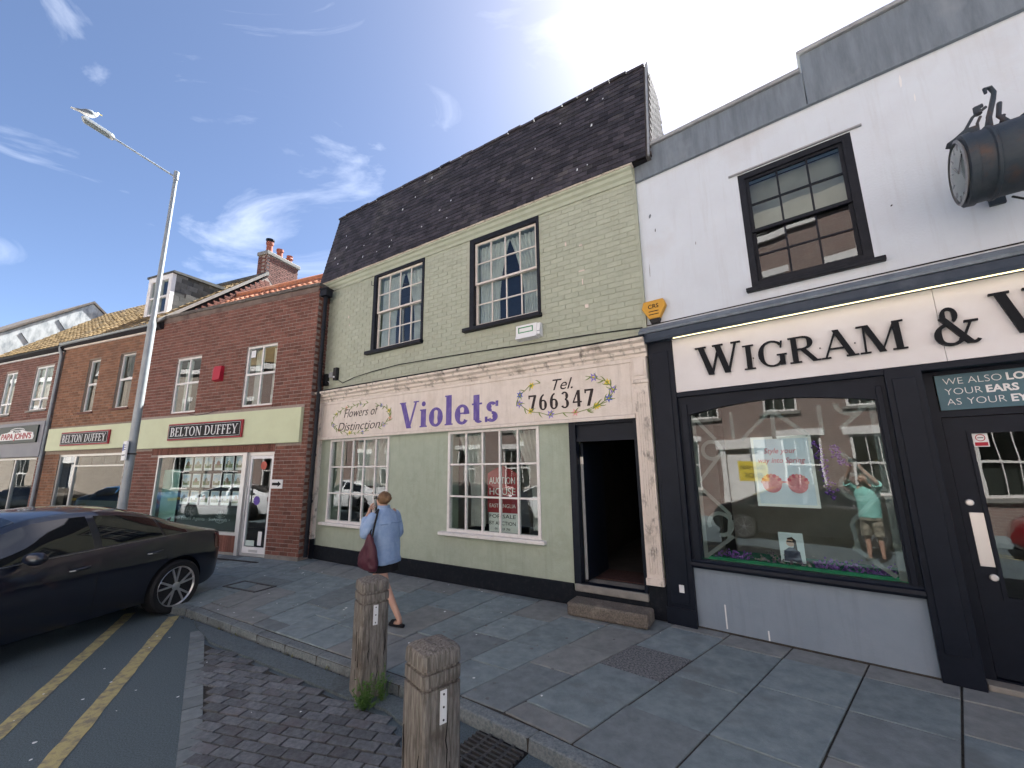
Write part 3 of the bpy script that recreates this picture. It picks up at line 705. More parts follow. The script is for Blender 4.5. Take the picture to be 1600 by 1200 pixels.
# upper windows
for U in (U1, U2):
    a, b, c, d = U
    sr = MB(); wall(sr, a - .085, b + .04, c - .01, d + .085, -.022, .10, [(a + .012, b - .012, c + .0, d - .012)])
    w = sr.build('window', 'black_paint', gb, bevel=.006)
    # sashes, bars and panes are sub-parts of the window
    fw = .03; A, B, C_, D_ = a + .014, b - .014, c + .006, d - .014; zm = (C_ + D_) / 2 + .01
    for p, q, y in ((C_, zm + .02, .085), (zm - .02, D_, .05)):
        m2 = MB(); wall(m2, A, B, p, q, y - .02, y + .02, [(A + .045, B - .045, p + (.06 if p == C_ else .035), q - .04)]); m2.build('sash', 'sash_cream', w, bevel=.003)
        ia, ib, ic, id_ = A + .045, B - .045, p + (.06 if p == C_ else .035), q - .04
        for k in range(1, 4):
            x = ia + (ib - ia) * k / 4; bx('glazing_bar', 'sash_cream', w, x - .011, x + .011, y - .014, y + .014, ic - .002, id_ + .002)
        z = (ic + id_) / 2; bx('glazing_bar', 'sash_cream', w, ia - .002, ib + .002, y - .012, y + .012, z - .011, z + .011)
        for i in range(4):
            for k in range(2):
                l, r = ia + (ib - ia) * i / 4, ia + (ib - ia) * (i + 1) / 4; s0, e0_ = ic + (id_ - ic) * k / 2, ic + (id_ - ic) * (k + 1) / 2
                t, u = random.uniform(-.002, .002), random.uniform(-.003, .003)
                MB().hexa([(l, y + t, s0), (r, y - t, s0), (r, y - t + .004, s0), (l, y + t + .004, s0)], [(l, y + t + u, e0_), (r, y - t + u, e0_), (r, y - t + u + .004, e0_), (l, y + t + u + .004, e0_)]).build('pane', GLASS, w, fix=False)
    MB().box(a - .2, b + .06, -.1, .09, c - .085, c - .012).build('sill', 'black_paint', w, bevel=.01)
    curtain(w, a + .04, a + .72, c + .05, d - .06, .16, 'net', .022, 8, .35)
    curtain(w, b - .66, b - .04, c + .05, d - .06, .16, 'net', .022, 7, -.45)

# shop windows: five by three panes
for wi, (a, b, c, d) in enumerate((S1, S2)):
    fr_ = MB(); wall(fr_, a, b, c, d, -.02, .07, [(a + .05, b - .05, c + .05, d - .04)])
    w = fr_.build('shop_window', 'white_frame', gb, bevel=.005)
    ia, ib, ic, id_ = a + .05, b - .05, c + .05, d - .04
    for k in range(1, 5):
        x = ia + (ib - ia) * k / 5; bx('glazing_bar', 'white_frame', w, x - .016, x + .016, -.005, .045, ic - .002, id_ + .002)
    for k in range(1, 3):
        z = ic + (id_ - ic) * k / 3; bx('glazing_bar', 'white_frame', w, ia - .002, ib + .002, -.002, .042, z - .014, z + .014)
    for i in range(5):
        for k in range(3):
            l, r = ia + (ib - ia) * i / 5, ia + (ib - ia) * (i + 1) / 5; s0, e0_ = ic + (id_ - ic) * k / 3, ic + (id_ - ic) * (k + 1) / 3
            t, u, y = random.uniform(-.0015, .0015), random.uniform(-.002, .002), .02
            MB().hexa([(l, y + t, s0), (r, y - t, s0), (r, y - t + .004, s0), (l, y + t + .004, s0)], [(l, y + t + u, e0_), (r, y - t + u, e0_), (r, y - t + u + .004, e0_), (l, y + t + u + .004, e0_)]).build('pane', GLASS, w, fix=False)
    MB().box(a - .15, b + .08, -.09, .05, c - .06, c - .004).build('sill', 'white_frame', w, bevel=.008)
    bx('display_floor', 'interior', w, a, b, .31, 1.2, c - .1, c - .02)
c1_ = curtain(None, 0, .62, 0, 1.6, 0, 'net', .03, 7, -.6); tag(c1_, 'pale net curtain swept aside behind the right panes of the florist window nearer the door', 'curtain', 'shop curtains'); FG.put(c1_, 1.98, .22, .92)
c2_ = curtain(None, 0, .6, 0, 1.6, 0, 'net', .03, 7, -.5); tag(c2_, 'pale net curtain hanging behind the left panes of the florist window nearer the door', 'curtain', 'shop curtains'); FG.put(c2_, .8, .22, .92)
c3_ = curtain(None, 0, 1.2, 0, 1.0, 0, 'net', .04, 9, .25); tag(c3_, 'pale net drape behind the upper panes of the florist window beside the brick shop', 'curtain', 'shop curtains'); FG.put(c3_, -2.1, .24, 1.56)

# pilasters
for a, b, zb in ((-3.3, -3.06, .42), (4.185, 4.385, .42)):
    p = MB().box(a, b, -.08, -.002, zb, 3.06).build('pilaster', 'cream_worn', gb, bevel=.004)
    for k in range(5):
        x = a + .035 + (b - a - .07) * k / 4; bx('flute', 'cream_worn', p, x - .012, x + .012, -.091, -.078, zb + .14, 2.92)
    MB().box(a - .012, b + .012, -.1, -.003, zb - .002, zb + .08).box(a - .01, b + .01, -.1, -.003, 3.05, 3.1).build('pilaster_base', 'cream_worn', p, bevel=.005)
    MB().box(a + .0, b - .0, -.105, -.003, 3.1, 3.42).box(a + .03, b - .03, -.12, -.1, 3.15, 3.38).build('console_block', 'cream_paint', p, bevel=.006)
# door opening: frame, leaf folded inward, threshold
fm = MB(); wall(fm, DR[0] - .045, DR[1] - .005, .29, DR[3] - .002, -.03, .1, [(DR[0] + .06, DR[1] - .05, .3, DR[3] - .06)])
df = fm.build('door_frame', 'navy_paint', gb, bevel=.004)
bx('transom', 'navy_paint', df, DR[0] + .06, DR[1] - .05, .0, .08, 2.28, 2.34)
bx('overdoor_panel', 'navy_paint', df, DR[0] + .06, DR[1] - .05, .035, .06, 2.341, DR[3] - .06)
dl = MB().box(DR[0] + .07, DR[0] + .115, .11, .95, .31, 2.26).build('door', 'navy_paint', gb, bevel=.004)
bx('door_edge', 'lead_pale', dl, DR[0] + .072, DR[0] + .113, .1, .108, .33, 2.0)
bx('lock', 'steel', dl, DR[0] + .068, DR[0] + .117, .094, .1, 1.95, 2.06)
MB().box(DR[0] - .03, DR[1] + .0, -.06, .32, .2, .296).build('threshold', 'concrete', gb, bevel=.012)
bx('threshold_riser', 'black_plinth', gb, DR[0] - .06, DR[1] + .0, -.045, .2, 0, .199)
mt = MB().box(DR[0] + .13, DR[1] - .08, .36, .95, .292, .306).build('doormat', mat('mat_maroon', (.045, .02, .02), .95, (.08, .05, .045), 30)); FG.put(mt)
tag(mt, 'dark maroon doormat inside the open doorway of the green shop', 'doormat')
gs = MB().box(0, 1.06, 0, .34, 0, .165).build('doorstep', 'granite', bevel=.035, seg=3); FG.put(gs, 3.2, -.45, .002)
tag(gs, 'rough speckled granite block step in front of the open doorway', 'step')

# fascia with cornice
fs = MB().box(X0 + .02, X1 - .02, -.055, -.001, 2.585, 3.45)
fa = fs.build('fascia', 'cream_paint', gb)
MB().sidep([(-.001, 3.43), (-.07, 3.43), (-.08, 3.47), (-.11, 3.49), (-.12, 3.53), (-.17, 3.56), (-.18, 3.60), (-.235, 3.63), (-.24, 3.665), (-.001, 3.69)], X0 - .03, X1 + .01).build('cornice', 'cream_worn', fa)
MB().sidep([(-.001, 3.69), (-.245, 3.668), (-.25, 3.685), (-.12, 3.73), (-.001, 3.76)], X0 - .04, X1 + .02).build('lead_flashing', 'black_plinth', fa)
MB().sidep([(-.056, 2.57), (-.095, 2.57), (-.095, 2.61), (-.075, 2.63), (-.056, 2.63)], X0 + .25, X1 - .21).build('moulding', 'cream_paint', fa)
MB().box(X0 + .25, X1 - .2, -.075, -.056, 3.37, 3.425).box(X0 + .25, X0 + .29, -.072, -.056, 2.632, 3.368).box(X1 - .24, X1 - .202, -.072, -.056, 2.632, 3.368).build('moulding', 'cream_paint', fa)
sg = thing('shop_sign', 'long cream painted sign with violet lettering, phone number and painted flower garlands', 'sign', FG, 0, -.058, 2.63)
bx('sign_board', 'cream_paint', sg, X0 + .295, X1 - .245, -.004, .002, .005, .735)
serif_text('Violets', .52, 'violet_paint', sg, -.47, -.004, .05, depth=.003, gap=.06, T=.235, t=.09, width=2.40)
text('lettering', 'Flowers of', .27, 'ink', sg, -1.72, -.006, .48, .002, .32, width=1.12, bold=-.002)
text('lettering', 'Distinction', .27, 'ink', sg, -1.76, -.006, .19, .002, .32, width=1.38, bold=-.002)
text('lettering', 'Tel.', .25, 'ink', sg, 3.06, -.006, .54, .002, .35, width=.34, bold=.0)
serif_text('766347', .255, 'ink', sg, 2.47, -.004, .17, depth=.003, gap=.16, T=.19, t=.09, width=1.16)
def flower(x, z, r, m):
    mb = MB(); pts = []
    for k in range(12):
        a = 2 * math.pi * k / 12 + x * 7; rr = r * (1.15 if k % 2 == 0 else .5); pts.append((x + rr * math.cos(a), z + rr * math.sin(a)))
    n = len(pts)
    for k in range(n): mb.prism([(x, z), pts[k], pts[(k + 1) % n]], -.0075, -.0045)
    f = mb.build('painted_flower', m, sg)
    MB().lathe([(r * .3, -.0085), (r * .3, -.0045)], (x, 0, z), 'y', 8).build('flower_centre', 'flower_yellow' if m != 'flower_yellow' else 'leaf_paint', f)
def vine(path, m='leaf_paint'):
    mb = MB(); P = [Vector((p[0], -.006, p[1])) for p in path]
    mb.tube(P, .006, 4)
    for i, p in enumerate(P[:-1]):
        d = (P[i + 1] - p).normalized(); nrm = Vector((-d.z, 0, d.x)) * (1 if i % 2 else -1)
        curl = [p + nrm * .075 * math.sin(t * 2.2) * t + d * .05 * (1 - math.cos(t * 2.4)) for t in (0, .25, .5, .75, 1)]
        mb.tube(curl, [.006, .011, .010, .006, .002], 4)
    mb.build('painted_vine', m, sg)
cols = ['flower_yellow', 'flower_violet', 'flower_pink', 'flower_yellow', 'flower_blue', 'flower_violet']
def garland(cx, cz, rx, rz, a0, a1, nf, r):
    vine([(cx + rx * math.cos(R(a0 + (a1 - a0) * k / 14)) + random.uniform(-.02, .02), cz + rz * math.sin(R(a0 + (a1 - a0) * k / 14)) + random.uniform(-.02, .02)) for k in range(15)])
    for k in range(nf):
        a = R(a0 + (a1 - a0) * (k + .5) / nf); flower(cx + rx * math.cos(a), cz + rz * math.sin(a), r * random.uniform(.85, 1.1), cols[(k + int(cx * 3)) % 6])
garland(3.08, .37, .80, .29, 118, 330, 7, .062)
garland(3.08, .37, .80, .29, -60, 62, 5, .062)
garland(-1.70, .35, .95, .31, -50, 60, 4, .05)
garland(-1.70, .35, .95, .31, 75, 165, 3, .038)
garland(-1.70, .35, .95, .31, 185, 290, 4, .045)

# things on the wall
vb = thing('vent_box', 'white louvred vent box fixed under the right upper window of the green shop', 'vent', FG, 2.28, 0, 4.0)
MB().sidep([(-.005, 0), (-.14, .02), (-.11, .09), (-.10, .26), (-.005, .27)], 0, .40).build('box', 'white_plastic', vb, bevel=.005)
MB().sidep([(-.005, .02), (-.12, .05), (-.09, .25), (-.005, .26)], .402, .46).build('side_louvre', 'white_plastic', vb, bevel=.005)
wall(MB(), .05, .33, .12, .22, -.112, -.104, [(.065, .315, .135, .205)]).build('label_outline', mat('vent_green', (.05, .28, .12)), vb)
for k in range(5): bx('louvre', 'lead_pale', vb, .41, .462, -.118 + k * .012, -.112 + k * .012, .10 + k * .03, .11 + k * .03)
for i, (x, z, h) in enumerate(((-3.02, 3.84, .28), (-2.66, 3.93, .30))):
    cc = thing('security_camera', ['black wall box beside the downpipe on the green shop', 'black camera on a bracket left above the green shop cornice'][i], 'camera', FG, x, 0, z)
    MB().box(-.06, .06, -.09, -.004, 0, h).build('housing', 'plastic_black', cc, bevel=.012)
    MB().tube([(0, -.02, h * .4), (.1 - i * .2, -.05, h * .35), (.14 - i * .28, -.03, h * .1)], .008, 6).build('bracket', 'steel', cc)
    MB().lathe([(.02, -.11), (.022, -.09)], (0, 0, h * .25), 'y', 10).build('lens', 'white_plastic' if i else 'plastic_black', cc)
jb = MB().box(0, .13, -.07, -.003, 0, .12).build('junction_box', 'lead_pale', bevel=.006); FG.put(jb, -2.9, 0, 4.02); tag(jb, 'small pale junction box between the two black camera boxes', 'junction box')
cb = MB().tube([(-2.62, -.03, 3.95), (-2.4, -.04, 3.84), (-2.0, -.04, 3.92), (-1.4, -.03, 3.98), (-.6, -.03, 4.02), (.4, -.03, 4.00), (1.5, -.03, 3.97), (2.6, -.03, 3.93), (3.6, -.03, 3.90), (4.36, -.03, 3.86)], .009, 6).build('wall_cable', 'cable_black'); FG.put(cb)
tag(cb, 'thin black cable sagging along the green wall above the cream cornice', 'cable')
hk = MB().tube([(-1.56, -.0, 6.02), (-1.56, -.06, 6.0), (-1.55, -.07, 6.1)], .008, 6).tube([(-1.55, -.005, 6.22), (-1.55, -.005, 5.85)], .006, 6).build('wall_hook', 'iron'); FG.put(hk); tag(hk, 'small iron hook beside the top of the left upper window', 'hook')
st_ = MB()
for (x, z, w_, h_) in ((3.45, 5.42, .05, .03), (3.5, 4.35, .06, .06), (3.47, 4.75, .02, .10), (3.42, 4.98, .10, .025), (3.2, 5.5, .03, .08), (-2.4, 5.4, .04, .06), (-2.35, 5.2, .03, .05)):
    st_.box(x, x + w_, -.012, -.0065, z, z + h_)
o = st_.build('paint_chips', 'cream_worn', gb)

# estate board inside the window
fsb = thing('auction_board', 'red and white auction for sale board standing behind the florist window by the door', 'sign', FG, 1.5, .16, .85)
bx('board_red', 'sign_red', fsb, 0, .60, 0, .012, .32, .96)
MB().prism([(.0, .96), (.60, .96), (.46, 1.04), (.30, 1.1), (.14, 1.04)], .0, .012).build('board_roof_shape', 'sign_red', fsb)
bx('board_white', 'lettering_white', fsb, .03, .60, 0, .012, 0, .318)
for s_, z, sz, m_ in (('AUCTION', .84, .16, 'lettering_white'), ('HOUSE', .66, .16, 'lettering_white'), ('EAST ANGLIA', .43, .09, 'lettering_white'), ('FOR SALE', .26, .085, 'sign_black'), ('BY AUCTION', .15, .085, 'sign_black'), ('01603 766347', .06, .05, 'sign_black')):
    if s_.startswith('01603'): s_ = '01603 70'
    text('lettering', s_, sz, m_, fsb, .30, -.003, z, .001, width=.52 if s_ != '01603 70' else .3)
# ------------------------------------------------------------------ white optician shop
wb = thing('shop_building', 'white rendered shop with grey parapet band and dark navy shopfront', 'building', FW)
A0, A1 = -1.40, 6.5
WU = (-.02, 1.147, 4.08, 5.67); WG = (-.905, .935, .79, 2.58); WD = (1.31, 2.42, .0, 2.80)
wall(MB(), A0, A1, 3.0, 6.24, 0, .3, [WU]).build('upper_wall', 'white_render', wb)
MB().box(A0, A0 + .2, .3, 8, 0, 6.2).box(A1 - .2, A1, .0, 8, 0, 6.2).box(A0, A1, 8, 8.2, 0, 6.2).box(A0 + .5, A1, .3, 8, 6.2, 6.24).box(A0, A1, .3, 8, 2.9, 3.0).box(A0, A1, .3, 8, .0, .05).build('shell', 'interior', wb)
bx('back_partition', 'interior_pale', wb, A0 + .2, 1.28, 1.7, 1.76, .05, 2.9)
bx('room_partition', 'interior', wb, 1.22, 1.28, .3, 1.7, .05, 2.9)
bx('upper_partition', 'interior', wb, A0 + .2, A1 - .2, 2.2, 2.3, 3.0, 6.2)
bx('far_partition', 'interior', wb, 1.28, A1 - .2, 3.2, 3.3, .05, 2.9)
# parapet, stepped
pp = MB().box(A0 - .03, .815, -.035, .25, 6.22, 6.70).box(.82, A1, -.04, .25, 6.22, 6.93)
par = pp.build('parapet', 'lead', wb, bevel=.01)
MB().box(A0 - .05, .80, -.075, .29, 6.70, 6.755).build('coping', 'lead_pale', par, bevel=.012)
MB().box(.79, A1, -.08, .29, 6.93, 6.985).build('coping', 'lead_pale', par, bevel=.012)
bx('drip_edge', 'lead', par, A0 - .03, A1, -.05, -.003, 6.205, 6.222)
rm = random.Random(9)
for k, (x, z, w_, h_, m_) in enumerate(((-1.22, 5.55, .035, .07, 'lead'), (-1.15, 5.30, .012, .06, 'black_paint'), (1.62, 5.95, .02, .16, 'lettering_white'), (1.70, 5.72, .012, .10, 'lettering_white'), (1.35, 4.62, .018, .02, 'black_paint'), (-.62, 4.9, .012, .05, 'lead_pale'), (-1.28, 4.62, .01, .22, 'lead_pale'))):
    MB().prism([(x, z), (x + w_ * .6, z + h_ * .1), (x + w_, z + h_ * .55), (x + w_ * .7, z + h_), (x + w_ * .2, z + h_ * .8), (x - w_ * .1, z + h_ * .4)], -.002, .001).build('wall_mark', m_, wb)
# upper window, black, three panes wide
a, b, c, d = WU
fr_ = MB(); wall(fr_, a, b, c, d, .0, .11, [(a + .075, b - .085, c + .075, d - .075)])
w = fr_.build('window', 'black_paint', wb, bevel=.006)
ia, ib = a + .075, b - .085; zm = (c + d) / 2 - .02
for p, q, y in ((c + .075, zm + .025, .075), (zm - .025, d - .075, .045)):
    wall(MB(), ia, ib, p, q, y - .018, y + .018, [(ia + .04, ib - .04, p + .04, q - .035)]).build('sash', 'black_paint', w, bevel=.003)
    ja, jb, jc, jd = ia + .04, ib - .04, p + .04, q - .035
    for k in (1, 2):
        x = ja + (jb - ja) * k / 3; bx('glazing_bar', 'black_paint', w, x - .011, x + .011, y - .013, y + .013, jc, jd)
    z = (jc + jd) / 2; bx('glazing_bar', 'black_paint', w, ja, jb, y - .012, y + .012, z - .011, z + .011)
    for i in range(3):
        for k in range(2):
            l, r, s0, e0_ = ja + (jb - ja) * i / 3, ja + (jb - ja) * (i + 1) / 3, jc + (jd - jc) * k / 2, jc + (jd - jc) * (k + 1) / 2
            t, u = random.uniform(-.002, .002), random.uniform(-.003, .003)
            MB().hexa([(l, y + t, s0), (r, y - t, s0), (r, y - t + .004, s0), (l, y + t + .004, s0)], [(l, y + t + u, e0_), (r, y - t + u, e0_), (r, y - t + u + .004, e0_), (l, y + t + u + .004, e0_)]).build('pane', GLASS, w, fix=False)
MB().box(a - .06, b + .085, -.075, .06, c - .055, c - .004).build('sill', 'black_paint', w, bevel=.008)
bx('hood_strip', 'lead_pale', w, a - .10, b + .105, -.03, .01, d + .012, d + .03)
bx('blind', 'interior_pale', w, a + .08, b - .1, .2, .21, 4.95, d - .08)

# shopfront: posts, head, stall riser
pf = MB().box(-1.365, -1.03, -.10, .25, 0, 3.60).build('post', 'navy_paint', wb, bevel=.008)
MB().box(-1.31, -1.09, -.115, -.10, .25, 3.45).build('post_panel', 'navy_paint', pf, bevel=.006)
MB().box(-1.375, -1.02, -.125, -.1, 0, .2).build('post_foot', 'navy_paint', pf, bevel=.006)
pf = MB().box(1.035, 1.31, -.10, .25, 0, 2.86).build('post', 'navy_paint', wb, bevel=.008)
MB().box(1.085, 1.26, -.115, -.10, .25, 2.75).build('post_panel', 'navy_paint', pf, bevel=.006)
bx('shopfront_head', 'navy_paint', wb, -1.03, A1, -.09, .2, 2.80, 2.865, bevel=.006)
wf = MB()
a, b, c, d = WG
n = 16; zt = [2.565 + .105 * math.sin(math.pi * k / n) for k in range(n + 1)]
for k in range(n):
    x0_, x1_ = a + (b - a) * k / n, a + (b - a) * (k + 1) / n
    wf.hexa([(x0_, -.05, zt[k]), (x1_, -.05, zt[k + 1]), (x1_, .05, zt[k + 1]), (x0_, .05, zt[k])], [(x0_, -.05, 2.80), (x1_, -.05, 2.80), (x1_, .05, 2.80), (x0_, .05, 2.80)])
wf.box(-1.029, a, -.05, .05, .7, 2.80).box(b, 1.034, -.05, .05, .7, 2.80)
sw = wf.build('shop_window', 'navy_paint', wb)
for q_ in ((-1.0, a - .015), (b + .015, 1.0)): MB().box(q_[0], q_[1], -.07, -.05, .78, 2.7).build('frame_bead', 'navy_paint', sw, bevel=.006)
MB().sidep([(.05, .79), (-.06, .79), (-.075, .765), (-.11, .755), (-.12, .72), (-.10, .69), (.05, .69)], -1.03, 1.035).build('sill', 'navy_paint', sw)
MB().prism([(a, .789)] + [(b, .789)] + [(a + (b - a) * k / n, zt[k] + .001) for k in range(n, -1, -1)], .0, .006).build('pane', GLASS, sw)
MB().box(-1.03, 1.035, -.04, .12, .0, .689).build('stall_riser', 'stall_grey', wb)
bx('stall_base', 'joint_dirt', wb, -1.03, 1.035, -.047, -.04, 0, .018)
for i_, (x, z, h) in enumerate(((-.72, .05, .26), (-.30, .02, .10))): bx('paint_run', 'white_chip', wb, x, x + .014, -.043, -.0395, z, z + h)
bx('paint_chip', 'white_chip', wb, -1.20, -1.14, -.118, -.1155, .38, .47)
# frosted ornament on the glass
fro = mat('frosted_vinyl', (.15, .16, .155), .7)
fm = MB()
def strip(p, q, w_=.045, e=0.0):
    p, q = Vector((p[0], 0, p[1])), Vector((q[0], 0, q[1])); d_ = (q - p).normalized(); nn_ = Vector((-d_.z, 0, d_.x)) * w_ / 2
    fm.prism([((p + nn_).x, (p + nn_).z), ((p - nn_).x, (p - nn_).z), ((q - nn_).x, (q - nn_).z), ((q + nn_).x, (q + nn_).z)], .0072 + e, .0082 + e)
def ring(x, z, r, a0=0, a1=360):
    for q in arc_poly(x, z, r, r, a0, a1, .045, .045, 20): fm.prism(list(q), .0088, .0096)
for k, (p, q) in enumerate((((-.89, 2.55), (-.63, 2.227)), ((-.34, 2.214), (0, 2.547)), ((0, 2.547), (.325, 2.235)), ((0.01, 2.53), (0.0, 2.21)), ((.455, 2.56), (.455, 2.23)), ((-.43, 2.56), (-.43, 2.23)), ((.90, 2.55), (.61, 2.28)),
     ((.592, 2.03), (.89, 1.67)), ((.89, 1.67), (.584, 1.323)), ((-.897, 1.67), (-.56, 1.33)), ((-.897, 1.68), (-.60, 2.04)), ((.552, 1.082), (.86, .83)), ((.584, 1.323), (.60, 1.05)), ((-.56, 1.33), (-.60, 1.05)), ((-.55, 1.08), (-.86, .83)))):
    strip(p, q, .042, .0001 * k)
strip((.905, 2.56), (.905, .80), .06, .0025); strip((-.878, 2.56), (-.878, .80), .05, .0025)
ring(.67, 1.68, .15, 130, 470); ring(-.69, 2.10, .13); ring(-.68, 1.21, .15, -100, 200); ring(.72, 2.56, .14, 180, 350)
vin = fm.build('frosted_ornament', fro, sw)
# display inside the window
dsp = MB().box(a, b, .02, .75, .70, .785).build('display_shelf', mat('green_felt', (.01, .16, .08), .9, (.02, .22, .10), 20), sw)
MB().box(a, b, .012, .05, .785, .825).build('felt_edge', 'green_felt', sw)
po = thing('poster', 'pale blue spring poster with two pink framed glasses hanging in the optician window', 'poster', FW, -.26, .07, 1.44)
bx('sheet', 'white_plastic', po, 0, .60, 0, .006, 0, .80); bx('print', mat('poster_blue', (.56, .66, .78), .5, (.68, .73, .80), 3), po, .03, .57, -.002, 0, .03, .77)
pk = mat('poster_pink', (.62, .12, .17), .5); pk2 = mat('poster_rose', (.70, .30, .32), .5, (.55, .16, .2), 14)
text('lettering', 'Style your', .085, pk, po, .28, -.004, .63, .001, .3, width=.32); text('lettering', 'way into Spring', .085, pk, po, .28, -.004, .52, .001, .3, width=.46)
for x in (.17, .42):
    MB().lathe([(.001, -.006), (.095, -.006), (.095, -.003)], (x, 0, .25), 'y', 24).build('printed_lens', pk2, po)
    for k in range(9): MB().lathe([(.001, -.0085), (.022, -.0085), (.022, -.006)], (x + .09 * math.cos(R(10 + 20 * k)), 0, .26 + .09 * math.sin(R(10 + 20 * k))), 'y', 7).build('printed_blossom', pk if k % 2 else 'flower_pink', po)
MB().box(.255, .335, -.006, -.003, .27, .285).build('printed_bridge', pk, po)
lv = mat('lavender', (.13, .05, .25), .7, (.24, .12, .38), 30)
for (bx0, bz0, hh, nm) in ((.47, 1.55, .62, 'purple paper wisteria trail hanging over the right edge of the spring poster'), (.62, 1.90, .22, 'purple flower bunch hanging right of the spring poster')):
    mb = MB()
    for k in range(60):
        x, z = bx0 - .1 + random.gauss(0, .025) + .08 * (1 - k / 60), bz0 + hh * k / 60; r = random.uniform(.008, .018); y = .05 + random.uniform(-.008, .02)
        mb.lathe([(r * .2, -r), (r, -r * .3), (r * .8, r * .5), (r * .1, r)], (x, y, z), 'z', 6)
    o = mb.build('flower_trail', lv); FW.put(o); tag(o, nm, 'flowers')
cd_ = thing('photo_card', 'small white photo card of a person in glasses standing low in the optician window', 'photo card', FW, -.11, .16, .83)
bx('card', mat('card_blue', (.55, .62, .66), .5), cd_, 0, .235, 0, .006, 0, .32)
MB().lathe([(.001, -.002), (.042, -.002), (.042, 0)], (.11, 0, .21), 'y', 14).build('printed_face', mat('print_skin', (.50, .33, .25), .6), cd_)
MB().prism([(.03, .01), (.2, .01), (.19, .12), (.13, .16), (.09, .16), (.04, .12)], -.0015, 0).build('printed_jacket', mat('print_dark', (.05, .055, .09), .6), cd_)
MB().prism([(.13, .15), (.17, .13), (.165, .24), (.13, .275), (.08, .26), (.085, .245), (.13, .245), (.145, .2)], -.0035, -.002).build('printed_hair', mat('print_hair', (.04, .025, .02), .7), cd_)
bx('printed_glasses', 'sign_black', cd_, .075, .145, -.005, -.004, .215, .23)
for i_, (x0_, x1_, n_) in enumerate(((-.80, -.42, 90), (-.35, .2, 110), (.2, .88, 170))):
    mb = MB()
    for k in range(n_):
        x, y, z = random.uniform(x0_, x1_), random.uniform(.05, .4), .79 + abs(random.gauss(.03, .035)); r = random.uniform(.008, .02)
        mb.lathe([(r * .2, -r), (r, -r * .2), (r * .7, r * .5), (r * .1, r)], (x, y, z), 'z', 5)
    o = mb.build('flower_display', lv if i_ != 1 else mat('dried_lilac', (.22, .16, .24), .8, (.16, .2, .1), 25)); FW.put(o); tag(o, ['purple artificial flowers at the left end of the optician window shelf', 'faded lilac artificial flowers below the photo card in the optician window', 'purple artificial flowers at the right end of the optician window shelf'][i_], 'flowers', kind='stuff')

# door
dr = wall(MB(), 1.312, 2.6, .0, 2.80, .10, .18, [(1.40, 2.36, .06, 2.35), (1.40, 2.36, 2.41, 2.765)]).build('door_frame', 'navy_paint', wb, bevel=.006)
dl = wall(MB(), 1.405, 2.355, .07, 2.345, .125, .17, [(1.575, 2.20, .74, 2.19)]).build('door', 'navy_paint', wb, bevel=.006)
bx('pane', GLASS, dl, 1.575, 2.20, .145, .151, .74, 2.19)
wall(MB(), 1.55, 2.225, .715, 2.215, .112, .125, [(1.578, 2.197, .743, 2.187)]).build('glass_bead', 'navy_paint', dl, bevel=.003)
MB().box(1.452, 1.545, .118, .125, .99, 1.46).build('push_plate', 'steel', dl, bevel=.002)
for z in (1.55, .90): MB().lathe([(.03, .125), (.03, .112), (.022, .106), (.004, .106)], (1.47 if z > 1 else 1.52, 0, z), 'y', 16).build('lock', 'steel', dl)
ns = thing('door_sticker', 'small white and red no smoking sticker in the corner of the optician door glass', 'sticker', FW, 1.585, .143, 2.06)
bx('sheet', 'lettering_white', ns, 0, .10, 0, .001, 0, .125); bx('red_band', 'alarm_red', ns, .008, .092, -.001, 0, .008, .042)
mb = MB()
for q in arc_poly(.05, .084, .033, .033, 0, 360, .006, .006, 16): mb.prism(list(q), -.0015, 0)
mb.build('ban_ring', 'alarm_red', ns); bx('cigarette', 'sign_black', ns, .03, .07, -.001, 0, .08, .087)
fl_ = thing('ear_sign', 'teal glass panel with white lettering above the optician door', 'sign', FW, 1.41, .09, 2.415)
bx('panel', mat('teal_panel', (.06, .13, .165), .25, (.08, .16, .19), 3), fl_, 0, .95, -.004, .01, 0, .345)
for s_, z, xx in (('WE ALSO', .275, .05), ('YOUR', .175, .05), ('AS', .075, .05), ('YOUR', .075, .185)): text('lettering', s_, .092, 'lettering_white', fl_, xx, -.006, z, .001, 0, 'LEFT', bold=-.0015)
for s_, z, xx in (('LOOK', .275, .46), ('EARS', .175, .32), ('EYES', .075, .46)): text('lettering', s_, .092, 'lettering_white', fl_, xx, -.006, z, .001, 0, 'LEFT', bold=.003)
for s_, z, xx in (('AFTER', .275, .73), ('AS WELL', .175, .585)): text('lettering', s_, .092, 'lettering_white', fl_, xx, -.006, z, .001, 0, 'LEFT', bold=-.0015)
bx('doorstep_slab', 'concrete', wb, 1.32, 2.5, -.05, .1, 0, .05, bevel=.01)
wall(MB(), 2.6, A1, 0, 2.80, .0, .2, [(2.8, 5.6, .8, 2.5)]).build('side_shopfront', 'navy_paint', wb)
bx('side_pane', GLASS, wb, 2.8, 5.6, .08, .086, .8, 2.5)

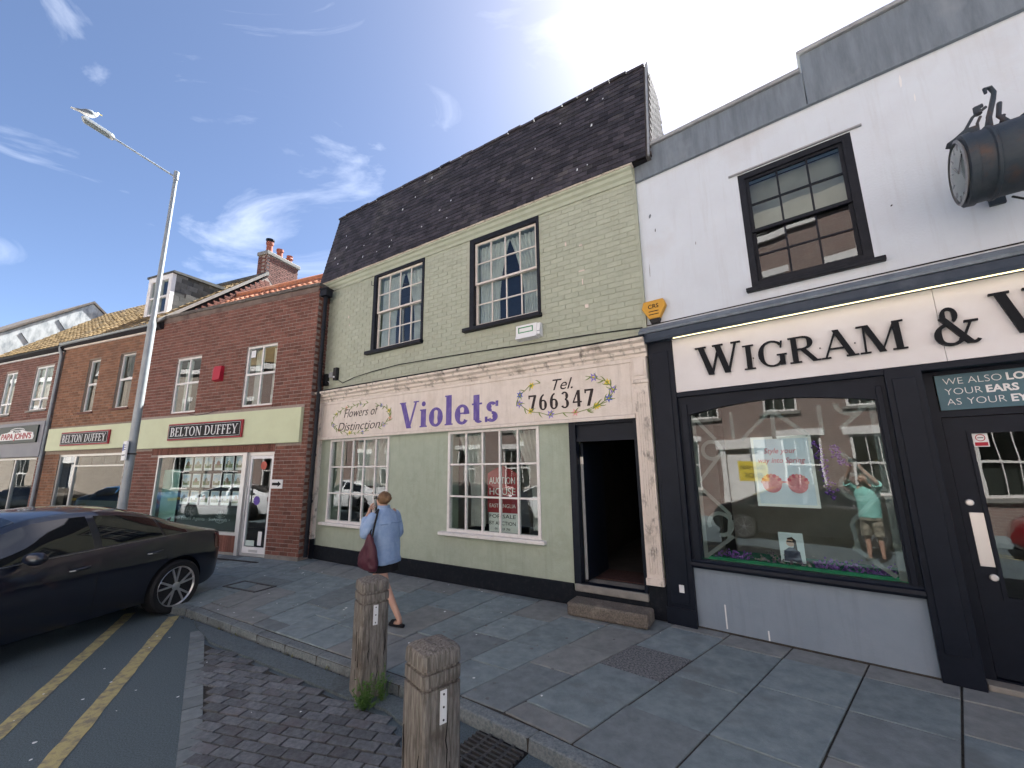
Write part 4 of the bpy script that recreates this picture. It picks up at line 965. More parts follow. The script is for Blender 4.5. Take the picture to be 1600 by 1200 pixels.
# sign, cornice and light strip
sg = thing('shop_sign', 'white fascia sign with raised black serif capitals above the optician window', 'sign', FW, 0, -.05, 2.87)
bx('sign_panel', 'sign_white', sg, -1.028, 1.50, -.03, .045, .0, .73); bx('sign_panel', 'sign_white', sg, 1.504, A1, -.03, .045, .0, .73)
serif_text('WIGRAM', .375, 'black_letter', sg, -.72, -.045, .17, depth=.028, gap=.055, width=1.99, small=.80, T=.165, t=.055)
serif_text('&', .37, 'black_letter', sg, 1.44, -.045, .14, depth=.028, width=.335)
serif_text('WARE', .40, 'black_letter', sg, 1.86, -.045, .17, depth=.028, gap=.05, small=.80)
mb = MB()
for x in (-.6, -.1, .2, .55, .85, 1.2, 1.6, 2.1): mb.box(x, x + .012, -.046, -.029, .3, .312)
mb.build('letter_fixing', 'black_letter', sg)
co = MB().sidep([(.0, 3.60), (-.20, 3.595), (-.215, 3.63), (-.215, 3.715), (-.0, 3.715)], A0 - .02, A1).build('cornice', mat('cornice_navy', (.035, .05, .075), .5, (.055, .07, .095), 4, c3=(.10, .12, .15), s3=2.2), wb, bevel=.006)
MB().sidep([(.0, 3.717), (-.235, 3.717), (-.24, 3.745), (-.14, 3.83), (-.0, 3.875)], A0 - .03, A1).build('lead_flashing', 'lead', co)
bx('cable', 'cable_black', co, A0, A1, -.012, -.002, 3.892, 3.904)
MB().box(-.98, A1, -.185, -.17, 3.587, 3.594).build('light_strip', mat('led_strip', (.9, .8, .45), .5, emit=(1.0, .83, .42), estr=.6), co)
al = thing('alarm_box', 'yellow hexagonal alarm box with black base at the corner of the white wall', 'alarm box', FW, -1.24, -.003, 3.90)
hexp = [(-.055, .0), (.055, .0), (.17, .22), (.14, .31), (-.14, .31), (-.17, .22)]
MB().prism([(-.075, .06), (.075, .06), (.17, .23), (.14, .33), (-.14, .33), (-.17, .23)], -.085, 0).build('cover', 'alarm_yellow', al, bevel=.012)
MB().prism([(-.05, -.01), (.05, -.01), (.078, .058), (-.078, .058)], -.08, 0).build('base', 'plastic_black', al, bevel=.006)
for s_, z, sz in (('CAS', .235, .085), ('SECURITY', .165, .03), ('01493', .12, .03)):
    if s_ == 'CAS': text('lettering', 'CRS', sz, 'sign_black', al, 0, -.088, z, .001, width=.15, bold=.001)
    else: bx('printed_line', 'sign_black', al, -.07, .07, -.087, -.085, z - .006, z + .006)
# projecting clock drum
ck = thing('street_clock', 'weathered dark drum clock with glass face on a scrolled bracket from the white wall', 'clock', FW, 2.03, -.62, 4.45)
dk = mat('clock_paint', (.03, .045, .06), .5, (.055, .065, .075), 6, bump=.2, c3=(.09, .06, .05), s3=5)
MB().lathe([(.30, -.31), (.335, -.30), (.34, -.24), (.325, -.235), (.325, -.14), (.34, -.13), (.34, -.11), (.325, -.10), (.325, .10), (.34, .11), (.34, .13), (.325, .14), (.325, .235), (.34, .24), (.335, .30), (.30, .31)], (0, 0, 0), 'x', 36).build('drum', dk, ck, smooth=True)
for s_ in (-1, 1):
    f_ = MB().lathe([(.001, s_ * .305), (.285, s_ * .305), (.285, s_ * .312)], (0, 0, 0), 'x', 36).build('dial', mat('dial_white', (.16, .18, .19), .4), ck)
    MB().lathe([(.285, s_ * .30), (.31, s_ * .325), (.285, s_ * .335)], (0, 0, 0), 'x', 36, cap=False).build('dial_ring', 'lead_pale', f_, smooth=True)
    MB().lathe([(.001, s_ * .36), (.12, s_ * .352), (.22, s_ * .338), (.29, s_ * .318)], (0, 0, 0), 'x', 30, cap=False).build('glass_cover', GLASS, f_, smooth=True)
    for k in range(12):
        an = R(30 * k); bxm = MB().tube([(s_ * .314, .21 * math.sin(an), .21 * math.cos(an)), (s_ * .314, .27 * math.sin(an), .27 * math.cos(an))], .008, 4); bxm.build('hour_mark', 'sign_black', f_)
    MB().tube([(s_ * .317, 0, 0), (s_ * .317, .10, .12)], .008, 4).build('hour_hand', 'sign_black', f_); MB().tube([(s_ * .319, 0, 0), (s_ * .319, -.2, .08)], .006, 4).build('minute_hand', 'sign_black', f_)
mb = MB()
mb.tube([(-.05, 0, .33), (-.04, .0, .48), (.02, .02, .66), (.04, .03, .74), (.02, .02, .80), (-.02, .0, .79), (-.02, 0, .74)], [.022, .022, .02, .02, .02, .018, .012], 8)
mb.tube([(.10, 0, .30), (.02, 0, .46), (.06, .05, .62)], .02, 8)
mb.tube([(-.2, 0, .30), (-.2, 0, .44), (-.14, 0, .54), (-.04, 0, .60)], .014, 8).tube([(-.13, 0, .32), (-.12, 0, .46), (-.09, 0, .52)], .012, 8)
mb.tube([(-.10, 0, .55), (-.10, 0, .62), (-.06, 0, .63)], [.03, .03, .02], 8)
MB().tube([(0, .2, .0), (0, .617, .0)], .04, 10).build('support_arm', dk, ck, smooth=True)
mb.tube([(.04, .03, .74), (.06, .32, .72), (.06, .617, .60)], .018, 8).tube([(.05, .0, .45), (.06, .617, .35)], .016, 8)
mb.build('bracket', dk, ck, smooth=True)
MB().prism([(-.30, .30), (-.12, .33), (-.14, .42), (-.22, .42), (-.30, .36), (-.36, .33)], -.05, .05).build('crest', dk, ck, bevel=.01)
MB().box(-.02, .10, .58, .617, -.15, .7).build('wall_plate', dk, ck, bevel=.006)
ck.scale = (.9, 1, .9)
MB().tube([(.0, .1, -.34), (.2, .3, -.36), (.5, .5, -.33), (.8, .61, -.30)], .01, 6).build('power_cable', 'cable_black', ck)
# ------------------------------------------------------------------ red brick estate agent
RB = 0.0; BL = -6.30
bb = thing('shop_building', 'red brick shop with parapet, two white windows and a lime green fascia', 'building', FB)
BU = [(-5.05, -4.03, 3.44, 4.98), (-2.29, -1.22, 3.45, 5.0)]
BS = (-5.28, -1.96, .43, 2.33); BD = (-1.88, -.98, .0, 2.33)
holes = BU + [BS, (BD[0] - .1, BD[1], 0, 2.33)]
bw = wall(MB(), BL, RB, 0, 6.27, 0, .28, holes).build('front_wall', 'mortar', bb)
fasc_h = (BL, -.17, 2.50, 3.34)
pieces('brick', brick_boxes(BL, RB, .08, 6.27, 0, holes + [fasc_h, (BS[0] - .3, BS[1] + 1.0, 2.33, 2.52), (BS[0], BS[1], 0, .44)]), 'brick_red', bw, FB, 300, 'far_bricks')
sd = MB().box(RB - .28, RB - .002, .28, 7, 0, 6.27).build('side_wall', 'mortar', bb)
sb = []
for c in range(83):
    y = .0 + (c % 2) * .11
    while y < .5:
        sb.append((RB + .004, y + .1, .08 + c * .075 + .03, .02, .205, .065)); y += .225
pieces('brick', sb, 'brick_red', sd, FB, 300)
MB().box(BL, BL + .2, .28, 7, 0, 6.2).box(BL, RB, 7, 7.2, 0, 6.2).box(BL, RB - .3, .28, 7, 2.6, 2.75).box(BL, RB - .3, .28, 7, 0, .03).box(BL, RB - .3, .28, 7, 5.9, 6.0).build('shell', 'interior', bb)
bx('back_partition', 'interior_pale', bb, BL + .2, RB - .3, 3.2, 3.3, .03, 2.6)
bx('upper_partition', 'interior', bb, BL + .2, RB - .3, 1.8, 1.9, 2.75, 5.9)
cpg = MB()
x = BL
while x < RB:
    x1_ = min(x + random.uniform(.5, .62), RB + .03); z = 6.27 + random.uniform(-.004, .006)
    cpg.box(x, x1_ - .006, -.05, .3, z, z + .085); x = x1_
cpg.build('parapet_coping', mat('coping_dark', (.10, .085, .075), .9, (.17, .15, .13), 6, bump=.4), bb, bevel=.01)
bx('render_band', mat('render_dirty', (.14, .10, .085), .9, (.22, .17, .14), 4, bump=.3, c3=(.10, .06, .05), s3=3), bb, BL + .01, RB - .02, -.014, -.001, 6.13, 6.268)
bx('concrete_foot', 'concrete', bb, -.97, RB + .01, -.02, -.001, 0, .075)
for k, (a, b, c, d) in enumerate(BU):
    fr_ = wall(MB(), a, b, c, d, .03, .10, [(a + .05, b - .05, c + .05, d - .05)]); w = fr_.build('window', 'white_frame', bb, bevel=.005)
    xm, zm = (a + b) / 2, (c + d) / 2 + .05
    bx('mullion', 'white_frame', w, xm - .022, xm + .022, .04, .09, c + .05, d - .05); bx('transom', 'white_frame', w, a + .05, b - .05, .035, .095, zm - .025, zm + .025)
    for (l, r) in ((a + .05, xm - .022), (xm + .022, b - .05)):
        for (s0, e0_) in ((c + .05, zm - .025), (zm + .025, d - .05)):
            t, u = random.uniform(-.004, .004), random.uniform(-.004, .004)
            MB().hexa([(l, .06 + t, s0), (r, .06 - t, s0), (r, .064 - t, s0), (l, .064 + t, s0)], [(l, .06 + t + u, e0_), (r, .06 - t + u, e0_), (r, .064 - t + u, e0_), (l, .064 + t + u, e0_)]).build('pane', GLASS, w, fix=False)
    curtain(w, a + .08, a + .36, c + .05, d - .05, .22, 'net', .03, 4); curtain(w, b - .36, b - .08, c + .05, d - .05, .22, 'net', .03, 4)
    bx('sill', 'brick_dark', w, a - .03, b + .03, -.03, .03, c - .04, c - .003)
nt_ = MB().box(0, .16, 0, .003, 0, .18).build('window_notice', 'lettering_white'); FB.put(nt_, -2.18, .045, 4.72); tag(nt_, 'white paper notice in the top pane of the right window of the brick shop', 'notice')
# lintel of soldier bricks, shop window, stall
lt = []
x = BS[0] - .28
while x < BD[1] + .0:
    lt.append((x + .036, .008, 2.425, .064, .04, .17)); x += .074
pieces('soldier_brick', lt, 'brick_red', bw, FB, 100)
a, b, c, d = BS
fr_ = wall(MB(), a, b, c, d, .0, .09, [(a + .06, b - .06, c + .06, d - .06)]); w = fr_.build('shop_window', 'aluminium', bb, bevel=.004)
bx('pane', GLASS, w, a + .06, b - .06, .04, .047, c + .06, d - .06)
st2 = []
x = a
while x < b: st2.append((x + .036, .01, .24, .062, .04, .36)); x += .074
pieces('soldier_brick', st2, 'brick_red', bw, FB, 100)
bx('stall_foot', 'concrete', bb, a, b, -.015, .0, 0, .06)
bx('display_panel', mat('panel_dark', (.025, .04, .04), .5), w, a + .9, b - .08, .13, .14, c + .06, 1.02)
bx('side_blind', mat('blind_green', (.20, .34, .30), .8), w, a + .08, a + .75, .16, .17, c + .06, 1.95)
for k in range(3): bx('display_rail', 'sign_black', w, a + .85, b - .08, .15, .16, 1.02 + .42 * k, 1.06 + .42 * k)
prc = mat('print_sky', (.35, .48, .62), .5, (.62, .66, .68), 8); prl = mat('print_land', (.12, .20, .06), .5, (.30, .25, .18), 12)
mat('print_stone', (.30, .27, .22), .6); mat('print_brick', (.22, .13, .09), .6); mat('print_white', (.60, .60, .58), .6)
for r_ in range(3):
    for k in range(6):
        x = a + .95 + k * .385; z = 1.08 + r_ * .42
        pc = thing('property_card', 'framed house photo card, %s from the door, %s row in agent window' % (['sixth', 'fifth', 'fourth', 'third', 'second', 'first'][k], ['lowest', 'middle', 'top'][r_]), 'card', FB, x, .12, z, group='property cards in the estate agent window')
        bx('card', 'lettering_white', pc, 0, .30, 0, .008, 0, .34); bx('sky_print', prc, pc, .025, .275, -.002, 0, .16, .31); bx('land_print', prl, pc, .025, .275, -.002, 0, .06, .158)
        MB().prism([(.08, .12), (.2, .12), (.2, .2), (.14, .25), (.08, .2)], -.004, -.002).build('house_print', ['print_stone', 'print_brick', 'print_white'][(r_ * 5 + k * 2) % 3], pc)
mb = MB()
for k in range(7): mb.tube([(0, 0, 0), (.17 * math.cos(R(15 + 25 * k)), 0, .17 * math.sin(R(15 + 25 * k)))], .008, 4)
for q in arc_poly(0, 0, .2, .12, 180, 360, .012, .012, 14): mb.prism(list(q), -.002, .0)
em = mb.build('window_emblem', mat('emblem_grey', (.28, .32, .31), .6)); FB.put(em, -2.75, .125, .78); tag(em, 'pale sun ray emblem on the dark panel low in the estate agent window', 'emblem')
text('lettering', '• Estate Agents   Surveyors •', .11, 'emblem_grey', w, -3.35, .124, .74, .001, 0, width=1.9)
# door
bx('door_post', 'aluminium', bb, b, BD[0] + .02, -.02, .1, 0, 2.33, bevel=.004)
fr_ = wall(MB(), BD[0] + .02, BD[1], .0, 2.33, .03, .10, [(BD[0] + .09, BD[1] - .06, .06, 2.25)]); df = fr_.build('door_frame', 'aluminium', bb, bevel=.004)
dl = wall(MB(), BD[0] + .095, BD[1] - .065, .065, 2.245, .04, .08, [(BD[0] + .15, BD[1] - .11, .2, 2.18)]).build('door', 'white_plastic', bb, bevel=.004)
bx('pane', GLASS, dl, BD[0] + .15, BD[1] - .11, .055, .061, .2, 2.18)
MB().tube([(BD[0] + .13, .0, .85), (BD[0] + .13, -.02, .9), (BD[0] + .13, -.02, 1.5), (BD[0] + .13, .0, 1.55)], .014, 8).build('pull_handle', 'aluminium', dl)
bx('letter_flap', 'aluminium', dl, -1.55, -1.28, .033, .041, .09, .14)
for nm, lab, x, z, w_, h_, m_ in (('door_sticker', 'purple round sticker low on the estate agent door glass', -1.55, 1.12, .16, .2, mat('sticker_purple', (.12, .07, .35), .5)), ('door_sticker', 'red oval sticker high on the estate agent door glass', -1.42, 1.92, .14, .2, mat('sticker_red', (.45, .10, .07), .5)), ('door_sticker', 'tall white safety sticker at the foot of the estate agent door', -1.32, .24, .12, .3, MATS['lettering_white']), ('door_sticker', 'wide pale sticker at the lower left of the estate agent door', -1.70, .22, .28, .12, mat('sticker_pale', (.5, .6, .55), .5))):
    if 'round' in lab or 'oval' in lab: o = MB().lathe([(.001, -.002), (h_ / 2, -.002), (h_ / 2, 0)], (w_ / 2, 0, h_ / 2), 'y', 18).build(nm, m_)
    else: o = bx(nm, m_, None, 0, w_, -.002, 0, 0, h_)
    FB.put(o, x, .053, z); tag(o, lab, 'sticker')
hs = thing('arrow_sign', 'small white sign with black arrow on the brick beside the estate agent door', 'sign', FB, -.98, -.022, 1.5)
bx('plate', 'lettering_white', hs, 0, .36, 0, .012, 0, .2); MB().prism([(.04, .07), (.22, .07), (.22, .04), (.32, .1), (.22, .16), (.22, .13), (.04, .13)], -.003, 0).build('arrow', 'sign_black', hs)
bx('door_strip', mat('rubber_strip', (.03, .03, .03), .8), bb, -2.6, -.7, -.42, -.36, .004, .016)
# fascia and signs
bx('fascia', 'fascia_lime', bb, BL, -.17, -.09, -.001, 2.52, 3.32, bevel=.006)
def bd_sign(x0_, x1_, z0_, z1_, label, y=-.092):
    t_ = thing('shop_sign', label, 'sign', FB, x0_, y, z0_); W_, H_ = x1_ - x0_, z1_ - z0_
    MB().box(0, W_, -.045, 0, 0, H_).build('sign_border', 'sign_red', t_, bevel=.006); bx('sign_board', 'sign_black', t_, .035, W_ - .035, -.052, -.045, .035, H_ - .035)
    wall(MB(), .05, W_ - .05, .05, H_ - .05, -.055, -.052, [(.056, W_ - .056, .056, H_ - .056)]).build('sign_line', 'lettering_white', t_)
    serif_text('BELTON DUFFEY', H_ * .54, 'lettering_white', t_, .12, -.0525, H_ * .23, depth=.004, gap=.06, T=.15, t=.06, width=W_ - .24)
bd_sign(-4.77, -1.98, 2.70, 3.13, 'black estate agent name sign with red border on the red brick shop')
ab = thing('alarm_box', 'red wedge alarm box with white letters between the windows of the brick shop', 'alarm box', FB, -3.48, 0, 4.18)
MB().sidep([(0, 0), (-.12, .03), (-.09, .4), (0, .4)], .16, .42).build('front', 'alarm_red', ab, bevel=.006)
MB().add([(0, 0, .05), (.16, 0, 0), (.16, -.12, .03), (.16, -.09, .4), (.16, 0, .4), (0, 0, .38), (0, -.02, .06), (0, -.02, .36)], [(0, 6, 2, 1), (6, 7, 3, 2), (7, 5, 4, 3), (0, 5, 7, 6), (0, 1, 4, 5), (1, 2, 3, 4)]).build('side', 'alarm_red', ab)
for k, ch in enumerate('HSS'): o = text('lettering', ch, .11, 'lettering_white', ab, .085, -.085, .32 - .11 * k, .001, bold=.001); o.rotation_euler = (R(90), 0, R(-32))
cb = MB().tube([(-4.3, -.01, 3.40), (-3.9, -.02, 3.34), (-3.5, -.02, 3.36), (-3.1, -.01, 3.43)], .007, 5).build('wall_cable', 'cable_black'); FB.put(cb); tag(cb, 'short loose cable drooping over the lime fascia of the brick shop', 'cable')
# rainwater pipe at the corner with the green shop
dp = MB()
dp.tube([(.13, .08, 6.0), (.13, .08, 3.9), (.16, .08, 3.75), (.14, .08, 3.6), (.14, .06, .08)], .045, 10)
dp = dp.build('rainwater_pipe', 'black_paint', bb, smooth=True)
MB().box(.04, .24, -.02, .18, 6.0, 6.16).box(.02, .26, -.04, .2, 6.16, 6.2).build('hopper', 'black_paint', dp, bevel=.01)
for z in (5.2, 4.3, 3.2, 2.2, 1.2): MB().lathe([(.045, z), (.058, z), (.058, z + .06), (.045, z + .06)], (.135, .075, 0), 'z', 12).build('pipe_collar', 'black_paint', dp)
# pantiled roof behind the parapet, gable and chimney of the house behind
def tile_roof(name, parent, x0_, x1_, y0_, z0_, y1_, z1_, m_, tw=.22, tlen=.30, wave=.035):
    L_ = math.hypot(y1_ - y0_, z1_ - z0_); n_ = int(L_ / tlen); mb = MB(); dy, dz = (y1_ - y0_) / L_, (z1_ - z0_) / L_; ny, nz = -dz, dy
    m = int((x1_ - x0_) / tw)
    for r_ in range(n_ + 1):
        for k in range(m):
            jt = random.uniform(-.006, .006)
            pts = []
            for q in range(5):
                u = q / 4; h = wave * (math.sin(u * 2 * math.pi) * .5 + .5)
                pts.append((x0_ + (k + u) * tw * (x1_ - x0_) / (m * tw), h))
            a_, b_ = r_ * tlen - .02, min((r_ + 1) * tlen + .04, L_ + .02)
            lo_ = [(px, y0_ + dy * a_ + ny * (h + .03 + jt), z0_ + dz * a_ + nz * (h + .03 + jt)) for px, h in pts]; hi_ = [(px, y0_ + dy * b_ + ny * (h + jt), z0_ + dz * b_ + nz * (h + jt)) for px, h in pts]
            lw = [(px, y0_ + dy * a_ + ny * (h + .012 + jt), z0_ + dz * a_ + nz * (h + .012 + jt)) for px, h in pts]
            mb.loft([lw, lo_, hi_], cap=False, closed=False)
    o = mb.build(name, m_, parent, fix=False); return tag(o, kind='stuff')
bx('roof_deck', 'roof_felt', bb, -5.85, RB, .3, 2.2, 6.0, 6.1)
rf = MB().sidep([(.32, 6.12), (2.0, 7.70), (2.4, 7.3), (2.4, 6.12)], -5.88, RB - .0).build('roof', 'roof_felt', bb)
tile_roof('pantiles', rf, -5.86, RB, .32, 6.16, 2.0, 7.74, 'pantile')
MB().tube([(-5.86, 2.0, 7.80), (RB, 2.0, 7.80)], .085, 10).build('ridge_tiles', 'pantile', rf, smooth=True)

# ------------------------------------------------------------------ brown brick half of the estate agent
b2 = thing('shop_building', 'brown brick shop with mossy tiled roof, slate hung dormer and chimney', 'building', FB, 0, 0, 0)
CL, CR = -11.05, -6.304
CU = [(-9.50, -8.86, 3.74, 5.41), (-7.82, -7.05, 3.76, 5.43)]; CS = (-10.2, -6.75, .5, 2.45)
w2 = wall(MB(), CL, CR, 0, 6.05, .0, .28, CU + [CS]).build('front_wall', 'mortar_brown', b2)
pieces('brick', brick_boxes(CL, CR, .1, 6.05, 0, CU + [CS, (CL, CR, 2.55, 3.30)], proud=.005), 'brick_brown', w2, FB, 300, 'far_bricks')
MB().box(CL, CR, 6, 6.2, 0, 6.0).box(CL, CR, .28, 6, 2.55, 2.7).box(CL, CR, .28, 6, 0, .05).box(CL, CL + .15, .28, 6, 0, 6).box(CR - .15, CR, .28, 6, 0, 6).box(CL, CR, .28, 6, 5.9, 6.0).build('shell', 'interior', b2)
bx('back_partition', 'interior_pale', b2, CL, CR, 2.6, 2.7, .05, 2.55); bx('upper_partition', 'interior', b2, CL, CR, 1.6, 1.7, 2.7, 5.9)
for k, (a, b, c, d) in enumerate(CU):
    w = wall(MB(), a, b, c, d, .07, .14, [(a + .045, b - .045, c + .05, d - .045)]).build('window', 'white_frame', b2, bevel=.004)
    zm = (c + d) / 2 + .05; bx('meeting_rail', 'white_frame', w, a + .04, b - .04, .075, .13, zm - .03, zm + .03)
    for s0, e0_ in ((c + .05, zm - .03), (zm + .03, d - .045)):
        t = random.uniform(-.006, .006); MB().hexa([(a + .045, .1 + t, s0), (b - .045, .1 - t, s0), (b - .045, .104 - t, s0), (a + .045, .104 + t, s0)], [(a + .045, .1, e0_), (b - .045, .1, e0_), (b - .045, .104, e0_), (a + .045, .104, e0_)]).build('pane', GLASS, w, fix=False)
    bx('sill', 'brick_dark', w, a - .06, b + .06, -.05, .06, c - .06, c - .003)
a, b, c, d = CS
w = wall(MB(), a, b, c, d, .02, .1, [(a + .06, b - .06, c + .06, d - .06)]).build('shop_window', 'aluminium', b2, bevel=.004)
bx('pane', GLASS, w, a + .06, b - .06, .05, .057, c + .06, d - .06); bx('mullion', 'aluminium', w, -9.35, -9.27, .02, .1, c + .06, d - .06); bx('transom', 'aluminium', w, -9.27, b - .06, .02, .1, 2.08, 2.12)
bx('display_panel', 'panel_dark', w, -9.2, b - .1, .16, .17, c + .06, 1.1)
for k in range(4): bx('vent_light', 'sign_black', w, -9.2 + .62 * k, -8.66 + .62 * k, .115, .13, 2.14, 2.36)
bx('fascia', 'fascia_lime', b2, CL + .15, CR - .002, -.09, -.001, 2.58, 3.27, bevel=.006)
bx('eaves_board', 'cream_paint', b2, CL, CR, -.06, -.001, 5.93, 6.08)
bd_sign(-9.98, -7.45, 2.71, 3.12, 'smaller estate agent name sign with red border on the brown brick shop')
gt = MB().tube([(CL - .02, -.14, 6.10), (CR + .02, -.14, 6.14)], .06, 8).build('gutter', 'galvanised', b2, smooth=True)
MB().tube([(CL - .06, -.14, 6.06), (CL - .06, -.12, 5.9), (CL - .06, -.07, 5.75), (CL - .06, -.07, .1)], .045, 8).build('rainwater_pipe', 'galvanised', b2, smooth=True)
r2 = MB().sidep([(-.16, 6.08), (3.0, 8.95), (6.2, 6.05), (6.2, 5.95), (-.1, 5.98)], CL, -5.9).build('roof', 'roof_felt', b2)
tile_roof('roof_tiles', r2, CL, -5.92, -.18, 6.12, 3.0, 9.0, 'moss_tile', .24, .26, .02)
MB().tube([(CL, 3.0, 9.06), (-5.9, 3.0, 9.06)], .08, 8).build('ridge_tiles', 'slate', r2, smooth=True)
MB().hexa([(-5.93, -.2, 6.12), (-5.83, -.2, 6.12), (-5.83, 3.0, 9.02), (-5.93, 3.0, 9.02)], [(-5.93, -.2, 6.22), (-5.83, -.2, 6.22), (-5.83, 3.0, 9.13), (-5.93, 3.0, 9.13)]).build('verge_coping', 'concrete', r2)
gw = []
for c_ in range(40):
    z = 6.1 + c_ * .075; y = max(0, (z - 6.08) / .92 - .1) + (c_ % 2) * .11; ye = 6.0 - (z - 6.08) / .92
    while y < ye - .2: gw.append((-5.872, y + .1, z, .03, .205, .062)); y += .225
gw_ = MB().sidep([(.0, 6.0), (3.0, 8.9), (6.0, 6.0)], -5.9, -5.88).build('gable_wall', 'mortar', b2)
pieces('brick', gw, 'brick_red', gw_, FB, 300, 'far_bricks')
ch = MB().box(-6.36, -5.93, 2.95, 4.3, 8.6, 9.83).build('chimney', 'mortar', r2)
cbx = []
for c_ in range(16):
    z = 8.65 + c_ * .075
    for k in range(2): cbx.append((-6.36 + .055 + .215 * k + (c_ % 2) * .1 * (1 if k else 0), 2.95, z, .2 if k == 0 or c_ % 2 == 0 else .1, .03, .062))
    y = 2.95 + (c_ % 2) * .11
    while y < 4.2: cbx.append((-5.93, min(y + .1, 4.2), z, .03, .2, .062)); y += .225
mbc = MB()
for q in cbx: mbc.box(q[0] - q[3] / 2, q[0] + q[3] / 2, q[1] - q[4] / 2, q[1] + q[4] / 2, q[2] - q[5] / 2, q[2] + q[5] / 2)
tag(mbc.build('chimney_bricks', 'brick_dark', ch, fix=False), kind='stuff')
MB().box(-6.42, -5.87, 2.88, 4.37, 9.83, 9.98).build('chimney_cap', 'concrete', ch, bevel=.02)
for k, (y, h) in enumerate(((3.15, .5), (3.6, .42), (4.05, .36))):
    pr = [(.11, 0), (.105, h * .75), (.13, h * .8), (.13, h), (.09, h)] if k < 2 else [(.10, 0), (.09, h * .6), (.14, h * .65), (.10, h * .8), (.12, h)]
    p_ = MB().lathe(pr, (-6.15, y, 9.97), 'z', 14).build('chimney_pot', 'terracotta', ch, smooth=True)
    if k == 0: MB().lathe([(.15, 0), (.15, .05), (.05, .07)], (-6.15, y, 9.97 + h + .06), 'z', 14).lathe([(.11, -.08), (.11, .0)], (-6.15, y, 9.97 + h + .06), 'z', 8).build('pot_cowl', 'black_paint', ch)
# dormer
D0, D1 = -8.30, -7.08
dm = wall(MB(), D0, D1, 6.80, 8.25, .62, .74, [(D0 + .16, D1 - .16, 6.95, 8.08)]).build('dormer', 'white_frame', r2, bevel=.006)
xm = (D0 + D1) / 2
bx('mullion', 'white_frame', dm, xm - .05, xm + .05, .63, .72, 6.95, 8.08); bx('meeting_rail', 'white_frame', dm, D0 + .16, D1 - .16, .64, .71, 7.48, 7.54)
for l, r in ((D0 + .16, xm - .05), (xm + .05, D1 - .16)):
    for s0, e0_ in ((6.95, 7.48), (7.54, 8.08)): bx('pane', GLASS, dm, l, r, .68, .684, s0, e0_)
MB().sidep([(.6, 8.25), (.6, 8.32), (2.75, 8.42), (2.75, 8.3)], D0 - .1, D1 + .1).build('dormer_roof', mat('felt_grey', (.07, .07, .068), .9, (.11, .11, .10), 6), dm)
MB().sidep([(.742, 6.9), (.742, 8.25), (2.4, 8.28)], D1 - .1, D1 - .02).sidep([(.742, 6.9), (.742, 8.25), (2.4, 8.28)], D0 + .02, D0 + .1).build('cheek', 'roof_felt', dm)
sl_ = []
for r_ in range(8):
    z = 6.98 + r_ * .17; ye = 2.35 if z > 8.2 else .74 + (z - 6.75) / (8.28 - 6.75) * 1.62; y0_ = .75
    y = y0_ - (r_ % 2) * .2
    while y < 2.4:
        a_, b_ = max(y, y0_, .62 + (z - 7.02) / .9 * 1.0 if z > 7.0 else .75), min(y + .4, 2.4)
        if z < 6.16 + .908 * (a_ + .18) : a_ = a_
        if b_ - a_ > .06 and z + .09 > 6.1 + .908 * (a_ + .18): sl_.append((D1 - .012, (a_ + b_) / 2, z + .05, .016, b_ - a_ - .008, .2, (0, .06, 0)))
        y += .4
# cheek slates start at the front and run back until the roof cuts them
sl_ = []
for r_ in range(9):
    z = 6.90 + r_ * .16; yend = max(.8, (z + .14 - 6.08) / .908 - .16)
    y = .745 - (r_ % 2) * .17
    while y < yend:
        a_, b_ = max(y, .745), min(y + .34, yend)
        if b_ - a_ > .05: sl_.append((D1 - .008 + random.uniform(-.003, .004), (a_ + b_) / 2, z + .06, .016, b_ - a_ - .01, .19, (0, .07, 0)))
        y += .34
pieces('slate', sl_, 'slate', dm, FB, 100)

# ------------------------------------------------------------------ pizza shop and the gable beyond
b3 = thing('shop_building', 'dark brick takeaway shop with grey fascia and mossy roof at the left edge', 'building', FB)
EL, ER = -16.0, -11.15
EU = [(-14.85, -14.0, 3.93, 5.47), (-12.75, -11.6, 3.98, 5.5)]; ES = (-15.6, -11.5, .5, 2.4)
w3 = wall(MB(), EL, ER, 0, 6.0, .0, .28, EU + [ES]).build('front_wall', 'mortar', b3)
pieces('brick', brick_boxes(EL, ER, .1, 5.95, 0, EU + [ES, (EL, ER, 2.4, 3.6)], proud=.005), 'brick_dark', w3, FB, 200, 'far_bricks')
MB().box(EL, ER, 5, 5.2, 0, 6.0).box(EL, ER, .28, 5, 2.55, 2.7).box(EL, EL + .15, .28, 5, 0, 6).box(ER - .15, ER, .28, 5, 0, 6).box(EL, ER, .28, 5, 5.9, 6.0).build('shell', 'interior', b3)
bx('back_partition', 'interior_pale', b3, EL, ER, 2.6, 2.7, .0, 2.55); bx('upper_partition', 'interior', b3, EL, ER, 1.6, 1.7, 2.7, 5.9)
for k, (a, b, c, d) in enumerate(EU):
    w = wall(MB(), a, b, c, d, .03, .1, [(a + .05, b - .05, c + .05, d - .05)]).build('window', 'white_plastic', b3, bevel=.004)
    xm = (a + b) / 2; bx('mullion', 'white_plastic', w, xm - .03, xm + .03, .035, .09, c + .05, d - .05); bx('transom', 'white_plastic', w, a + .05, b - .05, .033, .092, c + .36, c + .42)
    for l, r in ((a + .05, xm - .03), (xm + .03, b - .05)):
        for s0, e0_ in ((c + .05, c + .36), (c + .42, d - .05)): bx('pane', GLASS, w, l, r, .06, .064, s0, e0_)
    curtain(w, a + .05, b - .05, c + .4, d - .05, .14, 'net', .02, 8)
    bx('sill', 'concrete', w, a - .06, b + .06, -.05, .03, c - .06, c - .003)
a, b, c, d = ES
